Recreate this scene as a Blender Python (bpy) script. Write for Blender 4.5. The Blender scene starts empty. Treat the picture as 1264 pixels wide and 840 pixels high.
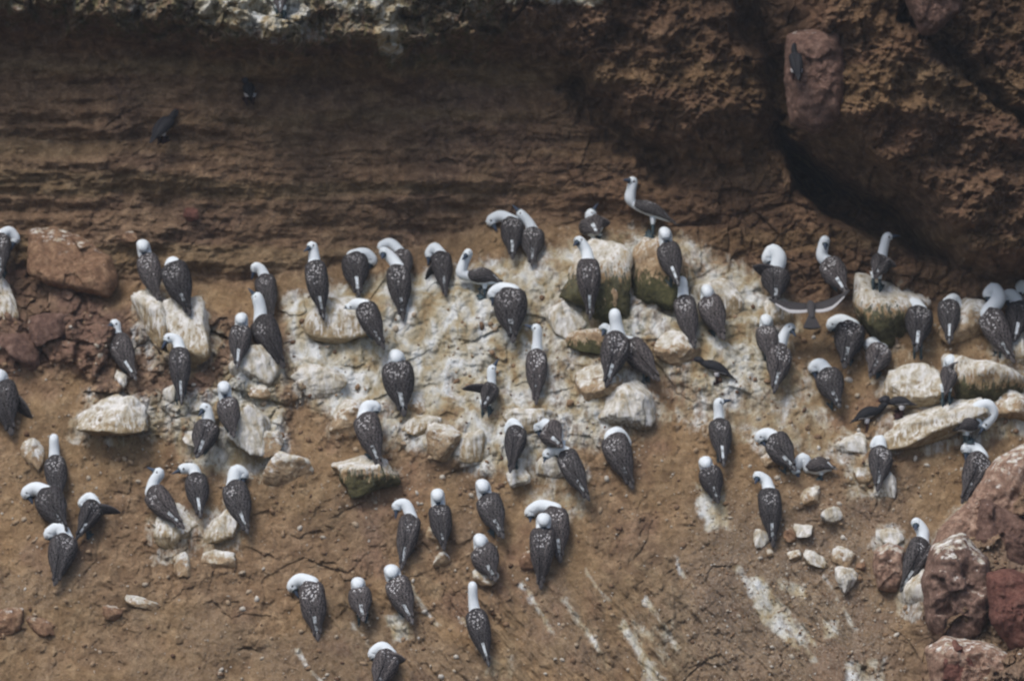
import bpy, math, random
import numpy as np
from mathutils import Vector, Matrix
from mathutils.bvhtree import BVHTree
from mathutils.geometry import interpolate_bezier
R = math.radians
rng = np.random.RandomState(7)
random.seed(7)
SC = bpy.context.scene
COL = SC.collection
# ------------------------------------------------------------------ camera
PX = 0.007          # metres per photo pixel on the plane y = 0
CD = 60.0           # the boat is sixty metres off
cam = bpy.data.cameras.new('camera')
cam.sensor_width = 36; cam.lens = 36*CD/(1264*PX)
cam.clip_end = 500; cam.clip_start = 1
cam.dof.use_dof = True; cam.dof.focus_distance = 53.0; cam.dof.aperture_fstop = 2.2
co = bpy.data.objects.new('camera', cam); COL.objects.link(co)
co.location = (0, -CD, 0); co.rotation_euler = (R(90), 0, 0)
SC.camera = co
# ------------------------------------------------------------------ light
SUN_EL, SUN_AZ = 58, 215        # azimuth measured clockwise from +y: behind the camera, to the left
world = bpy.data.worlds.new('World'); SC.world = world; world.use_nodes = True
wn = world.node_tree
sky = wn.nodes.new('ShaderNodeTexSky'); sky.sky_type = 'NISHITA'; sky.sun_disc = False
sky.sun_elevation = R(SUN_EL); sky.sun_rotation = R(SUN_AZ)
sky.air_density = 1.0; sky.dust_density = 3.5; sky.ozone_density = 1.0
wn.links.new(sky.outputs[0], wn.nodes['Background'].inputs[0])
wn.nodes['Background'].inputs[1].default_value = 0.09
sl = bpy.data.lights.new('sun', 'SUN'); sl.energy = 1.3; sl.angle = R(24); sl.color = (1.0, 0.96, 0.9)
so = bpy.data.objects.new('sun', sl); COL.objects.link(so)
sd = Vector((math.sin(R(SUN_AZ))*math.cos(R(SUN_EL)), math.cos(R(SUN_AZ))*math.cos(R(SUN_EL)), math.sin(R(SUN_EL))))
so.rotation_euler = sd.to_track_quat('Z', 'Y').to_euler()
SC.view_settings.view_transform = 'Standard'; SC.view_settings.look = 'None'
SC.view_settings.exposure = 0.62; SC.view_settings.gamma = 1
SC.render.engine = 'CYCLES'
SC.render.resolution_x = 1024; SC.render.resolution_y = 680

# ------------------------------------------------------------------ noise helpers
def _h(ix, iz, seed):
    h = (ix.astype(np.int64)*374761393 + iz.astype(np.int64)*668265263 + seed*974634777) & 0xffffffff
    h = ((h ^ (h >> 13))*1274126177) & 0xffffffff
    h = ((h ^ (h >> 16))*2246822519) & 0xffffffff
    return ((h ^ (h >> 15)) & 0xffffff)/float(0xffffff)
def gn(x, z, seed=0):
    ix = np.floor(x); iz = np.floor(z); fx = x-ix; fz = z-iz
    ux = fx*fx*fx*(fx*(fx*6-15)+10); uz = fz*fz*fz*(fz*(fz*6-15)+10)
    def g(a, b):
        t = _h(ix+a, iz+b, seed)*2*np.pi
        return np.cos(t)*(fx-a)+np.sin(t)*(fz-b)
    n0 = g(0, 0)*(1-ux)+g(1, 0)*ux; n1 = g(0, 1)*(1-ux)+g(1, 1)*ux
    return (n0*(1-uz)+n1*uz)*1.5
def fbm(x, z, f, o, seed=0, gain=.5):
    s = 0; a = 1; t = 0
    for i in range(o):
        s = s+a*gn(x*f+i*17.3, z*f+i*9.1, seed+i); t += a; a *= gain; f *= 2.03
    return s/t
def facet(x, z, cell, seed, tilt=1.0):
    """fractured rock: every cell its own tilted plane; returns height and distance to the cell's edge"""
    x = x/cell; z = z/cell
    ix = np.floor(x); iz = np.floor(z)
    d1 = np.full(x.shape, 9.); d2 = np.full(x.shape, 9.); hh = np.zeros(x.shape)
    for a in (-1, 0, 1):
        for b in (-1, 0, 1):
            cx = ix+a; cz = iz+b
            px = cx+_h(cx, cz, seed); pz = cz+_h(cx, cz, seed+1)
            dx = x-px; dz = z-pz; d = np.hypot(dx, dz)
            v = (_h(cx, cz, seed+2)-.5)*2+tilt*((_h(cx, cz, seed+3)-.5)*2*dx+(_h(cx, cz, seed+4)-.5)*2*dz)
            n = d < d1
            d2 = np.where(n, d1, np.minimum(d2, d)); hh = np.where(n, v, hh); d1 = np.where(n, d, d1)
    return hh, d2-d1
def sst(a, b, x):
    t = np.clip((x-a)/(b-a), 0, 1); return t*t*(3-2*t)
def polyd(u, v, P):
    """signed distance in photo pixels, positive inside"""
    best = np.full(u.shape, 1e9); ins = np.zeros(u.shape, bool)
    for i in range(len(P)):
        ax, ay = P[i]; bx, by = P[(i+1) % len(P)]
        ex, ey = bx-ax, by-ay; L = ex*ex+ey*ey
        t = np.clip(((u-ax)*ex+(v-ay)*ey)/L, 0, 1)
        best = np.minimum(best, np.hypot(u-ax-t*ex, v-ay-t*ey))
        if ay != by:
            c = (ay > v) != (by > v)
            ins ^= c & (u < (bx-ax)*(v-ay)/(by-ay)+ax)
    return np.where(ins, best, -best)
def lined(u, v, P):
    best = np.full(u.shape, 1e9)
    for (ax, ay), (bx, by) in zip(P[:-1], P[1:]):
        ex, ey = bx-ax, by-ay; L = ex*ex+ey*ey
        t = np.clip(((u-ax)*ex+(v-ay)*ey)/L, 0, 1)
        best = np.minimum(best, np.hypot(u-ax-t*ex, v-ay-t*ey))
    return best

# ------------------------------------------------------------------ node helpers
def mat(name):
    m = bpy.data.materials.new(name); m.use_nodes = True
    n = m.node_tree; b = n.nodes['Principled BSDF']; b.inputs['Roughness'].default_value = .9
    b.inputs['Specular IOR Level'].default_value = .25
    return m, n, b
def N(n, t, **k):
    nd = n.nodes.new(t)
    for a, v in k.items():
        if a.startswith('i_'): nd.inputs[a[2:].replace('_', ' ')].default_value = v
        else: setattr(nd, a, v)
    return nd
def noise(n, vec, scale, detail=6, rough=.6, dist=0):
    nd = N(n, 'ShaderNodeTexNoise'); nd.inputs['Scale'].default_value = scale
    nd.inputs['Detail'].default_value = detail; nd.inputs['Roughness'].default_value = rough
    nd.inputs['Distortion'].default_value = dist
    n.links.new(vec, nd.inputs['Vector']); return nd.outputs['Fac']
def ramp(n, fac, stops):
    nd = N(n, 'ShaderNodeValToRGB'); e = nd.color_ramp.elements
    while len(e) > len(stops): e.remove(e[-1])
    while len(e) < len(stops): e.new(1)
    for k, (p, c) in zip(e, stops):
        k.position = p; k.color = (*c, 1) if len(c) == 3 else c
    n.links.new(fac, nd.inputs[0]); return nd.outputs[0]
def mix(n, fac, a, b, mode='MIX'):
    nd = N(n, 'ShaderNodeMix', data_type='RGBA', blend_type=mode)
    for s, v in ((nd.inputs[0], fac), (nd.inputs[6], a), (nd.inputs[7], b)):
        if hasattr(v, 'is_linked'): n.links.new(v, s)
        elif isinstance(v, tuple): s.default_value = (*v, 1)
        else: s.default_value = v
    return nd.outputs[2]
def mth(n, op, a, b=None, c=None, clamp=False):
    nd = N(n, 'ShaderNodeMath', operation=op); nd.use_clamp = clamp
    for s, v in zip(nd.inputs, (a, b, c)):
        if v is None: continue
        if hasattr(v, 'is_linked'): n.links.new(v, s)
        else: s.default_value = v
    return nd.outputs[0]
def stretch(n, vec, sx, sy, sz):
    nd = N(n, 'ShaderNodeMapping'); nd.inputs['Scale'].default_value = (sx, sy, sz)
    n.links.new(vec, nd.inputs['Vector']); return nd.outputs[0]
def bump(n, b, h, dist, strength=1.0):
    nd = N(n, 'ShaderNodeBump'); nd.inputs['Distance'].default_value = dist; nd.inputs['Strength'].default_value = strength
    n.links.new(h, nd.inputs['Height']); n.links.new(nd.outputs[0], b.inputs['Normal'])

# ------------------------------------------------------------------ materials of the rock
def terrain_material():
    m, n, b = mat('cliff_rock_and_soil')
    P = N(n, 'ShaderNodeNewGeometry').outputs['Position']
    at = N(n, 'ShaderNodeVertexColor', layer_name='cover'); sp = N(n, 'ShaderNodeSeparateColor'); n.links.new(at.outputs[0], sp.inputs[0])
    at2 = N(n, 'ShaderNodeVertexColor', layer_name='kind'); sp2 = N(n, 'ShaderNodeSeparateColor'); n.links.new(at2.outputs[0], sp2.inputs[0])
    big = noise(n, P, 1.6, 5, .6, .4); mid = noise(n, P, 9, 7, .68, .3); fine = noise(n, P, 55, 5, .7)
    soil = ramp(n, mid, [(.28, (.15, .092, .048)), (.45, (.225, .148, .080)), (.56, (.285, .195, .110)), (.72, (.40, .29, .175))])
    rock = ramp(n, mid, [(.32, (.085, .054, .040)), (.46, (.165, .108, .075)), (.57, (.25, .170, .117)), (.70, (.42, .30, .20))])
    red = ramp(n, noise(n, P, 6, 7, .65), [(.3, (.085, .046, .036)), (.5, (.185, .105, .080)), (.7, (.36, .23, .175))])
    grey = ramp(n, noise(n, P, 40, 5, .75), [(.3, (.10, .082, .068)), (.5, (.20, .165, .135)), (.68, (.42, .37, .31))])
    och = ramp(n, mid, [(.3, (.11, .075, .042)), (.5, (.225, .16, .092)), (.7, (.38, .29, .18))])
    c = mix(n, sp2.outputs[0], soil, rock)
    c = mix(n, sp2.outputs[1], c, red)
    c = mix(n, sp2.outputs[2], c, och)
    c = mix(n, mth(n, 'MULTIPLY', sp.outputs[2], ramp(n, fine, [(.42, (0, 0, 0)), (.55, (1, 1, 1))])), c, grey)
    c = mix(n, .55, c, ramp(n, big, [(.3, (.62, .60, .58)), (.5, (1, 1, 1)), (.7, (1.25, 1.2, 1.12))]), 'MULTIPLY')
    c = mix(n, .5, c, ramp(n, fine, [(.28, (.45, .43, .42)), (.5, (1, 1, 1)), (.72, (1.5, 1.45, 1.4))]), 'MULTIPLY')
    shd = N(n, 'ShaderNodeVertexColor', layer_name='wall_shade')     # shade on the overhung wall and massif, put into their colour
    c = mix(n, shd.outputs[0], c, mix(n, 1.0, c, (.70, .61, .56), 'MULTIPLY'))
    # guano and the algae that grows on it
    st = stretch(n, P, 1, 1, .16)
    gd = noise(n, st, 20, 6, .7, .2)
    gcol = ramp(n, noise(n, stretch(n, P, 1, 1, .32), 6, 5, .55, .4), [(.34, (.33, .24, .13)), (.44, (.43, .37, .25)), (.52, (.54, .52, .44)), (.64, (.72, .75, .76))])
    gcol = mix(n, .45, gcol, ramp(n, fine, [(.3, (.55, .5, .45)), (.5, (1, 1, 1)), (.75, (1.12, 1.12, 1.12))]), 'MULTIPLY')
    ga = mth(n, 'ADD', sp.outputs[0], mth(n, 'MULTIPLY', mth(n, 'SUBTRACT', gd, .5), 1.05))
    c = mix(n, ramp(n, ga, [(.36, (0, 0, 0)), (.68, (1, 1, 1))]), c, gcol)
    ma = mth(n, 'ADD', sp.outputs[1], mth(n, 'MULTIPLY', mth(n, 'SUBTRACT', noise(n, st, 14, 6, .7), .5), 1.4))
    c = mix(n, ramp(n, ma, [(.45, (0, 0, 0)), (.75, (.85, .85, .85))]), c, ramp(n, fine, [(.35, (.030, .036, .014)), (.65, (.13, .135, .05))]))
    n.links.new(c, b.inputs['Base Color'])
    hgt = mth(n, 'ADD', mth(n, 'MULTIPLY', mid, .6), mth(n, 'MULTIPLY', fine, .4))
    hgt = mth(n, 'ADD', hgt, mth(n, 'MULTIPLY', noise(n, P, 120, 3, .6), .12))
    bump(n, b, hgt, .05, .9)
    return m
def rock_material(name, base, guano, moss, streak=True, top=.25):
    """base: three colours; guano 0..1 coats what faces the sky and runs down in streaks; moss 0..1 low down"""
    m, n, b = mat(name)
    tc = N(n, 'ShaderNodeTexCoord').outputs['Object']
    P = N(n, 'ShaderNodeNewGeometry')
    nz = N(n, 'ShaderNodeSeparateXYZ'); n.links.new(P.outputs['Normal'], nz.inputs[0])
    pz = N(n, 'ShaderNodeSeparateXYZ'); n.links.new(N(n, 'ShaderNodeTexCoord').outputs['Generated'], pz.inputs[0])
    W = P.outputs['Position']
    mid = noise(n, W, 16, 7, .68, .3); fine = noise(n, W, 70, 5, .7)
    c = ramp(n, mid, [(.32, base[0]), (.5, base[1]), (.68, base[2])])
    c = mix(n, .6, c, ramp(n, fine, [(.28, (.45, .43, .42)), (.5, (1, 1, 1)), (.72, (1.4, 1.35, 1.3))]), 'MULTIPLY')
    run = noise(n, stretch(n, W, 1, 1, .12), 34, 5, .7, .15) if streak else noise(n, W, 14, 6, .7, .3)
    a = mth(n, 'MULTIPLY_ADD', mth(n, 'SUBTRACT', run, .5), 1.8, guano)
    a = mth(n, 'ADD', a, mth(n, 'MULTIPLY', nz.outputs[2], top))
    a = mth(n, 'ADD', a, mth(n, 'MULTIPLY', mth(n, 'SUBTRACT', pz.outputs[2], .5), .45))
    g = ramp(n, noise(n, stretch(n, W, 1, 1, .3), 15, 6, .65, .3), [(.30, (.36, .26, .13)), (.44, (.53, .50, .42)), (.60, (.76, .76, .75))])
    g = mix(n, .7, g, ramp(n, run, [(.3, (.5, .48, .42)), (.5, (1, 1, 1)), (.75, (1.1, 1.1, 1.1))]), 'MULTIPLY')
    c = mix(n, ramp(n, a, [(.42, (0, 0, 0)), (.60, (1, 1, 1))]), c, g)
    mo = mth(n, 'ADD', mth(n, 'MULTIPLY', mth(n, 'SUBTRACT', .58, pz.outputs[2]), 4.2), mth(n, 'MULTIPLY', mth(n, 'SUBTRACT', run, .5), 5.0))
    mo = mth(n, 'MULTIPLY', ramp(n, mo, [(.1, (0, 0, 0)), (.5, (1, 1, 1))]), moss)
    c = mix(n, mo, c, ramp(n, mid, [(.35, (.022, .024, .012)), (.65, (.10, .095, .04))]))
    n.links.new(c, b.inputs['Base Color'])
    bump(n, b, mth(n, 'ADD', mth(n, 'MULTIPLY', mid, .6), mth(n, 'MULTIPLY', fine, .35)), .035, .9)
    return m

# the loose rocks: photo position, size, look, label, tilt, depth ratio
ROCKS = [
 (7, 378, 34, 84, 'striped', 'white streaked rock under the bird cut off at the upper left edge', 5, .8),
 (190, 395, 44, 84, 'striped', 'yellow and white streaked column of rock under the leftmost pair of dark birds', 14, .8),
 (232, 408, 62, 92, 'striped', 'tall ribbed yellowish guano rock right of the yellow and white column', 20, .8),
 (140, 512, 92, 52, 'striped', 'flat overhanging slab with a white left end in the left of the slope', 3, .9),
 (149, 468, 16, 24, 'white', 'small rounded white stone under an upright bird above the flat slab', 0, .9),
 (212, 485, 22, 24, 'white', 'white stone to the lower left of an upright tail in the left rocks', 0, .8),
 (246, 540, 40, 24, 'white', 'low white stone under the left of two birds perched close together', -8, .8),
 (270, 562, 26, 24, 'white', 'rounded white stone below and between two birds perched close together', 0, .8),
 (318, 450, 62, 52, 'white', 'white sloping boulder under the long dark wing of an upright bird', -28, .9),
 (312, 530, 54, 60, 'white', 'chalky white block right of the two birds perched close together', -20, .9),
 (337, 548, 26, 34, 'tan', 'small tan and white stone leaning on the chalky white block', 0, .8),
 (357, 582, 62, 48, 'tan', 'rounded tan boulder with a pale face and a crack along its right side', -10, .8),
 (452, 583, 82, 56, 'mossy', 'white striped boulder with green algae beneath it, a bird perched on top', 12, 1.1),
 (320, 482, 30, 22, 'tan', 'small pale stone under the white sloping boulder', 0, .8),
 (215, 652, 50, 56, 'striped', 'pale tilted boulder under the leftmost bird of a row of three', -40, .7),
 (270, 650, 50, 46, 'striped', 'pale squarish boulder between the middle and right birds of a row of three', 4, .8),
 (270, 692, 44, 28, 'tan', 'flat tan stone sunk in the soil below the squarish pale boulder', 0, .6),
 (225, 697, 22, 32, 'tan', 'narrow tan stone sunk in the soil below the tilted pale boulder', 10, .6),
 (420, 395, 90, 60, 'striped', 'broad guano covered rock beneath the bird preening to the left', -6, .7),
 (395, 470, 70, 46, 'white', 'low white knob of rock left of the broad hunched bird', 8, .8),
 (510, 500, 40, 30, 'tan', 'tan stone at the tail of the broad hunched bird', 0, .8),
 (520, 525, 48, 28, 'striped', 'streaked ledge stone below the tail of the broad hunched bird', -6, .8),
 (430, 515, 56, 46, 'tan', 'knobbly tan rock beside the bird on the striped boulder', 0, .8),
 (548, 545, 44, 50, 'tan', 'pinkish white block left of the centre, left half of a pair', 4, .8),
 (583, 550, 38, 44, 'striped', 'pinkish white block near the centre, right half of a pair', -4, .8),
 (640, 590, 30, 24, 'white', 'small round white stone under the tail of a slim bird in the centre', 0, 1),
 (643, 574, 16, 20, 'white', 'tiny pale knob on top of the small round central stone', 0, 1),
 (655, 520, 70, 34, 'striped', 'pale rock behind the bird that sleeps flat on the slope', 0, .8),
 (690, 575, 60, 34, 'white', 'white patchy stone beneath the bird stretching its head left', 0, .7),
 (735, 342, 92, 96, 'mossy', 'large guano covered block under the bird facing away with spotted back', 0, .9),
 (700, 395, 50, 50, 'white', 'white wedge of rock left of the green algae patch', 30, .8),
 (745, 372, 44, 60, 'green', 'dark green algae covered rock right of an upright spotted bird', 8, .8),
 (812, 340, 76, 92, 'green', 'greenish dark rock mass under the bird with its head down', -10, .8),
 (728, 422, 60, 34, 'green', 'low rounded stone with bright green lower half', 0, .9),
 (775, 500, 74, 70, 'white', 'big white block with a grainy face right of centre', -12, .9),
 (740, 475, 60, 52, 'tan', 'tan shoulder of rock left of the big white block', 10, .9),
 (836, 430, 56, 44, 'tan', 'pale wedge shaped rock behind the small dark perched tern', -24, .8),
 (885, 372, 70, 60, 'striped', 'smooth grey white rock face right of two birds side by side', -20, .6),
 (960, 385, 40, 40, 'striped', 'streaked rock left of the flying tern', 0, .8),
 (1100, 385, 98, 100, 'mossy', 'tall dome shaped rock streaked white and green near the cave', -4, .9),
 (1215, 472, 98, 84, 'mossy', 'big round boulder with orange top and dark green hollow below', 8, 1.1),
 (1127, 476, 76, 56, 'striped', 'rounded grey white boulder left of the big orange topped boulder', 4, .9),
 (1150, 524, 150, 48, 'striped', 'long slanting slab of pale rock below the grey white boulder', 22, .8),
 (1050, 548, 40, 30, 'white', 'pale stone under the tail of the lying tern', 0, .8),
 (1250, 500, 56, 60, 'tan', 'white topped rock at the right edge beside the looping neck', 12, .9),
 (1190, 400, 70, 60, 'tan', 'orange brown rock under the pair of birds at the right edge', 20, .8),
 (1250, 430, 44, 60, 'striped', 'grey streaked rock at the right edge behind a crouched bird', 0, .8),
 (952, 565, 30, 20, 'tan', 'small tan stone under the bird sleeping with a striped back', 0, .9),
 (1000, 612, 28, 26, 'tan', 'small tan stone below the bird lying with its tail to the right', 0, .9),
 (1027, 635, 26, 24, 'white', 'egg shaped cream stone alone on the gravel', -30, .9),
 (991, 655, 24, 18, 'white', 'smooth white stone beside a brown chip on the gravel', 0, .9),
 (975, 661, 16, 18, 'plain', 'brown chip of stone touching a smooth white stone', 30, .9),
 (980, 686, 18, 16, 'tan', 'small round tan pebble left of a broken stone', 0, .9),
 (1006, 691, 34, 18, 'striped', 'broken oblong stone with a pale end lying on the gravel', -32, .9),
 (1040, 688, 30, 26, 'tan', 'tan cobble resting above the largest white cobble', -20, .9),
 (1042, 716, 32, 36, 'white', 'largest round white cobble on the gravel', -20, 1),
 (1063, 697, 12, 16, 'plain', 'small upright brown chip right of the two stacked cobbles', -20, .9),
 (950, 682, 10, 10, 'tan', 'tiny tan pebble below the spotted upright bird', 0, .9),
 (942, 665, 24, 26, 'white', 'white stone under the tail of the upright spotted bird above the gravel', 0, .7),
 (1098, 663, 36, 24, 'white', 'flat whitish stone left of the bird with the blue bill', 0, .8),
 (1092, 598, 30, 34, 'white', 'lumpy whitish stones under the tail of a slim bird on the right', 0, .8),
 (1065, 587, 24, 22, 'tan', 'pale stone left of the slim bird on the right', 0, .8),
 (1128, 728, 40, 52, 'white', 'white topped stone the blue billed bird stands on', 0, 1),
 (10, 768, 44, 36, 'plain', 'brown stone cut by the left edge near the bottom', 10, .8),
 (50, 773, 38, 24, 'plain', 'low brown stone second from the bottom left corner', -6, .8),
 (139, 756, 26, 20, 'plain', 'lone small brown stone in the lower left soil', 0, .8),
 (176, 744, 46, 14, 'tan', 'thin pale streak of stone lying in the lower left soil', -20, .6),
 (236, 265, 20, 18, 'dark', 'small dark round stone stuck in the layered wall', 0, .8),
 (160, 292, 20, 14, 'plain', 'small brown stone above the head of the leftmost standing bird', 0, .8),
 (60, 405, 50, 40, 'red', 'reddish broken rock below the large brown slab', 12, .7),
 (25, 430, 60, 44, 'red', 'dark red rock at the left edge below the streaked rock', -20, .7),
 (40, 560, 30, 40, 'tan', 'pale rubble stone at the left edge below the cropped bird', 0, .6),
 (655, 690, 30, 26, 'plain', 'brown stone behind the tails of two overlapping birds', 0, .8),
 (545, 690, 22, 20, 'tan', 'small stone right of the tail of the blue billed bird in the lower middle', 0, .7),
 (533, 660, 16, 22, 'tan', 'small pale stone between two birds in the lower middle row', 20, .7),
 (600, 712, 34, 22, 'tan', 'pinkish pale stone below the small dark plump bird', 0, .7),
]

# ------------------------------------------------------------------ terrain: slope, wall, ledge and overhang in one sheet
def axis(lo, hi, flo, fhi, step):
    a = [np.arange(flo, fhi, step)]
    x = flo; s = step; L = []
    while x > lo: s *= 1.12; x -= s; L.append(x)
    x = a[0][-1]; s = step; H = []
    while x < hi: s *= 1.12; x += s; H.append(x)
    return np.concatenate([np.array(L[::-1]), a[0], np.array(H)])
AX = axis(-9.5, 9.5, -4.95, 4.95, .0078)
AZ = axis(-5.5, 5.5, -3.2, 3.35, .0078)
X, Z = np.meshgrid(AX, AZ)
TOPV = [(-600, 335), (0, 325), (150, 345), (300, 345), (400, 325), (500, 308), (600, 275), (740, 268), (840, 292), (920, 335), (1000, 372), (1080, 378), (1264, 372), (1900, 365)]
def base_y(X, Z):
    u = X/PX/1.04+632; v = 420-Z/PX/1.04
    vt = np.interp(u, [p[0] for p in TOPV], [p[1] for p in TOPV])
    sl = (840-np.maximum(v, vt))*PX*.72
    up = np.maximum(vt-v, 0)*PX
    return sl+np.where(up > 0, up*.03, 0)
Y0 = base_y(X, Z)
s = (Y0+CD)/CD
U = X/PX/s+632; V = 420-Z/PX/s
wu = fbm(X, Z, .9, 4, 3)*34+fbm(X, Z, 5, 3, 5)*14; wv = fbm(X, Z, .9, 4, 13)*30+fbm(X, Z, 5, 3, 15)*14
Uw, Vw = U+wu, V+wv
LEDGE = [(-900, -600), (-900, 50), (0, 40), (90, 50), (170, 58), (250, 66), (330, 88), (430, 95), (500, 92), (560, 70), (640, 62), (700, 85), (760, 150), (800, 190), (850, 205), (930, 190), (958, 130), (930, 40), (925, -600)]
MASS = [(960, -600), (968, 40), (985, 150), (1050, 205), (1115, 250), (1180, 335), (1264, 345), (2200, 360), (2200, -600)]
CAVE = [(966, 150), (988, 172), (1050, 215), (1115, 255), (1178, 332), (1140, 326), (1085, 300), (1025, 272), (985, 235)]
OUTC = [(1290, 540), (1240, 560), (1205, 610), (1165, 655), (1140, 700), (1120, 745), (1125, 800), (1150, 1200), (2000, 1200), (2000, 500)]
GMASS = [(350, 365), (480, 335), (600, 310), (700, 285), (800, 275), (870, 300), (960, 360), (1000, 480), (880, 500), (820, 470), (740, 560), (600, 575), (520, 560), (400, 530), (350, 450)]
LROCK = [(80, 400), (170, 350), (260, 370), (360, 400), (390, 470), (370, 560), (250, 560), (190, 540), (100, 535)]
LRED = [(-200, 330), (20, 300), (120, 355), (170, 420), (110, 470), (20, 460), (-200, 470)]
RSLAB = [(1060, 500), (1130, 430), (1300, 420), (1500, 560), (1260, 560), (1120, 560)]
Y = Y0.copy()
dl = polyd(Uw, Vw, LEDGE); dm = polyd(Uw*.5+U*.5, Vw*.5+V*.5, MASS); dc = polyd(Uw*.4+U*.6, Vw*.4+V*.6, CAVE)
do = polyd(Uw*.6+U*.4, Vw*.6+V*.4, OUTC); dg = polyd(Uw, Vw, GMASS); dr = polyd(Uw, Vw, LROCK); dd = polyd(Uw, Vw, LRED)
left = 1-sst(560, 800, U)
kl = sst(-22, 55, dl); Y -= kl*(.85*left+.42*(1-left)); Y -= sst(0, 260, dl)*.35
km = sst(-8, 45, dm); Y -= km*.75; Y -= sst(0, 250, dm)*.3
Y += np.maximum(45-V, 0)*PX*.55*kl*left*(V > -500)
Y += sst(-4, 20, dc)*1.25
ko = sst(-6, 60, do); Y -= ko*.42+sst(0, 200, do)*.55
kg = sst(-20, 40, dg); kr = sst(-10, 30, dr); kd = sst(-10, 30, dd)
Y -= kg*.10+kr*.12+kd*.05
cr = lined(Uw, Vw, [(1085, -200), (1110, 20), (1180, 95), (1290, 175), (1500, 300)]); Y += np.exp(-(cr/9)**2)*.45
cr2 = lined(Uw*.5+U*.5, Vw*.5+V*.5, [(915, -100), (930, 30), (962, 110), (975, 175), (1030, 225)]); Y += np.exp(-(cr2/17)**2)*.55
cr3 = lined(Uw, Vw, [(700, 95), (760, 160), (830, 225)]); Y += np.exp(-(cr3/13)**2)*.35
cr4 = lined(Uw*.4+U*.6, Vw*.4+V*.6, [(1150, 690), (1195, 790), (1200, 900)]); Y += np.exp(-(cr4/10)**2)*.06*ko
Y -= (1-sst(-330, -50, V))*1.5*sst(520, 800, U)      # the cliff leans out above the picture
vt = np.interp(U, [p[0] for p in TOPV], [p[1] for p in TOPV])
wall = sst(-22, 22, vt-V+.35*wv)
strata = wall*(1-kl)*(1-km)*(1-sst(780, 900, U))
up = np.clip(wall+0, 0, 1)
# strata: courses of harder sediment standing proud
zz = Z+.10*fbm(X, Z, .7, 3, 40)+.03*X*.2
lay = gn(zz*3.0, zz*0+3.3+X*.06, 50)*1.0+gn(zz*8, zz*0+8.3+X*.25, 51)*.40+gn(zz*17+X*.4, zz*0+X*.7, 52)*.14
Y -= strata*(lay*.10*(.5+sst(-.3, .4, fbm(X, Z, .8, 3, 61)))+fbm(X*.55, Z*1.6, 2.2, 6, 60, .58)*.13+fbm(X, Z*1.4, 9, 4, 62, .6)*.02)
# rock relief
f1, e1 = facet(X+.2*fbm(X, Z, 1.5, 3, 70), Z*1.15, .62, 71)
f2, e2 = facet(X+.06*fbm(X, Z, 6, 3, 72), Z*1.1, .24, 73)
f3, e3 = facet(X+.03*fbm(X, Z, 12, 2, 74), Z, .095, 75)
f4, e4 = facet(X, Z*1.1, .042, 76)
n1 = fbm(X, Z, 1.1, 5, 80); n2 = fbm(X, Z, 5, 5, 90, .55); n3 = fbm(X, Z, 24, 3, 95, .6)
rock = np.clip(kl+km+ko+kg*.9+kr+kd*.9, 0, 1)
rock = np.maximum(rock, .35*sst(.0, .25, fbm(X, Z, .8, 3, 99)))
rock = np.maximum(rock, wall*(1-strata)*.9)
hard = np.clip(kl*.9+km*1.1+ko*1.3+kd*.6, 0, 1.3)
Y -= .10*n1
bil = np.abs(fbm(X+.1*n1, Z, 3.2, 5, 300, .6)); bil2 = np.abs(fbm(X, Z, 8, 4, 310, .6))
fm = 1-.1*kl*left-.70*np.clip(kl*(1-left)+km, 0, 1)-.5*kg
Y -= rock*fm*(f1*(.07+.12*hard+.02*ko)+f2*(.045+.05*hard)+f3*(.020+.012*hard)*(1-.6*kg)+f4*.007*(1-kg))
Y -= np.clip(kl+km, 0, 1)*(fbm(X, Z, 2.6, 4, 301, .5)*.30+bil*.22-.10*np.abs(fbm(X, Z, 5.5, 3, 302))+bil2*.06)
Y -= kg*bil2*.03+ko*(bil2*.16+bil*.22)
Y += rock*fm**2*(np.exp(-(e1/.06)**2)*.03+np.exp(-(e2/.08)**2)*.022+np.exp(-(e3/.12)**2)*.008)
Y -= n2*(.045+.04*rock)+n3*(.009+.007*rock)*(1-.55*kg)
# soil: clods, small rills and half-buried stones
soil = 1-np.clip(rock+wall, 0, 1)
bl, be = facet(X, Z, .075, 130); keep = sst(.35, .8, bl)*sst(.0, .3, fbm(X, Z, 1.6, 3, 131)+.12)
Y -= soil*keep*sst(.05, .5, be)*.022
dgx = X*.78+Z*.62; dgz = Z*.78-X*.62          # diagonal bedrock ribs low down
ribs = fbm(dgx*1, dgz*.22, 6, 4, 140, .6)
ribm = sst(650, 760, V+.0*U)*sst(330, 500, U)*(1-sst(1020, 1100, U))
Y -= ribm*np.abs(ribs)*.16
for q in ROCKS:
    el = np.hypot((U-q[0])/(q[2]*.5+4), (V-q[1])/(q[3]*.5+4)); Y -= np.exp(-(el/1.0)**4)*.10*math.sqrt(q[2]*q[3])*PX
H = Y
# cover masks ------------------------------------------------------
g = np.zeros(X.shape)
def blob(P, amt, soft=25, exact=.6):
    global g
    d = polyd(Uw*exact+U*(1-exact), Vw*exact+V*(1-exact), P)
    g = np.maximum(g, amt*sst(-soft, soft, d))
blob(GMASS, .62, 25)
blob([(380, 370), (700, 300), (690, 520), (420, 520)], .70)
blob([(350, 360), (470, 340), (560, 440), (540, 520), (420, 500), (360, 440)], .85)
blob([(500, 330), (660, 340), (690, 470), (560, 500), (500, 420)], .85)
blob([(600, 500), (680, 520), (680, 580), (600, 590), (530, 560)], .65)
blob([(800, 340), (930, 350), (990, 480), (900, 500), (810, 440)], .72)
blob([(820, 460), (1010, 440), (1060, 560), (940, 570), (840, 530)], .52)
blob([(170, 350), (250, 355), (275, 440), (200, 450)], .6)
blob([(290, 430), (350, 430), (360, 560), (280, 560), (250, 500)], .85)
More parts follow.
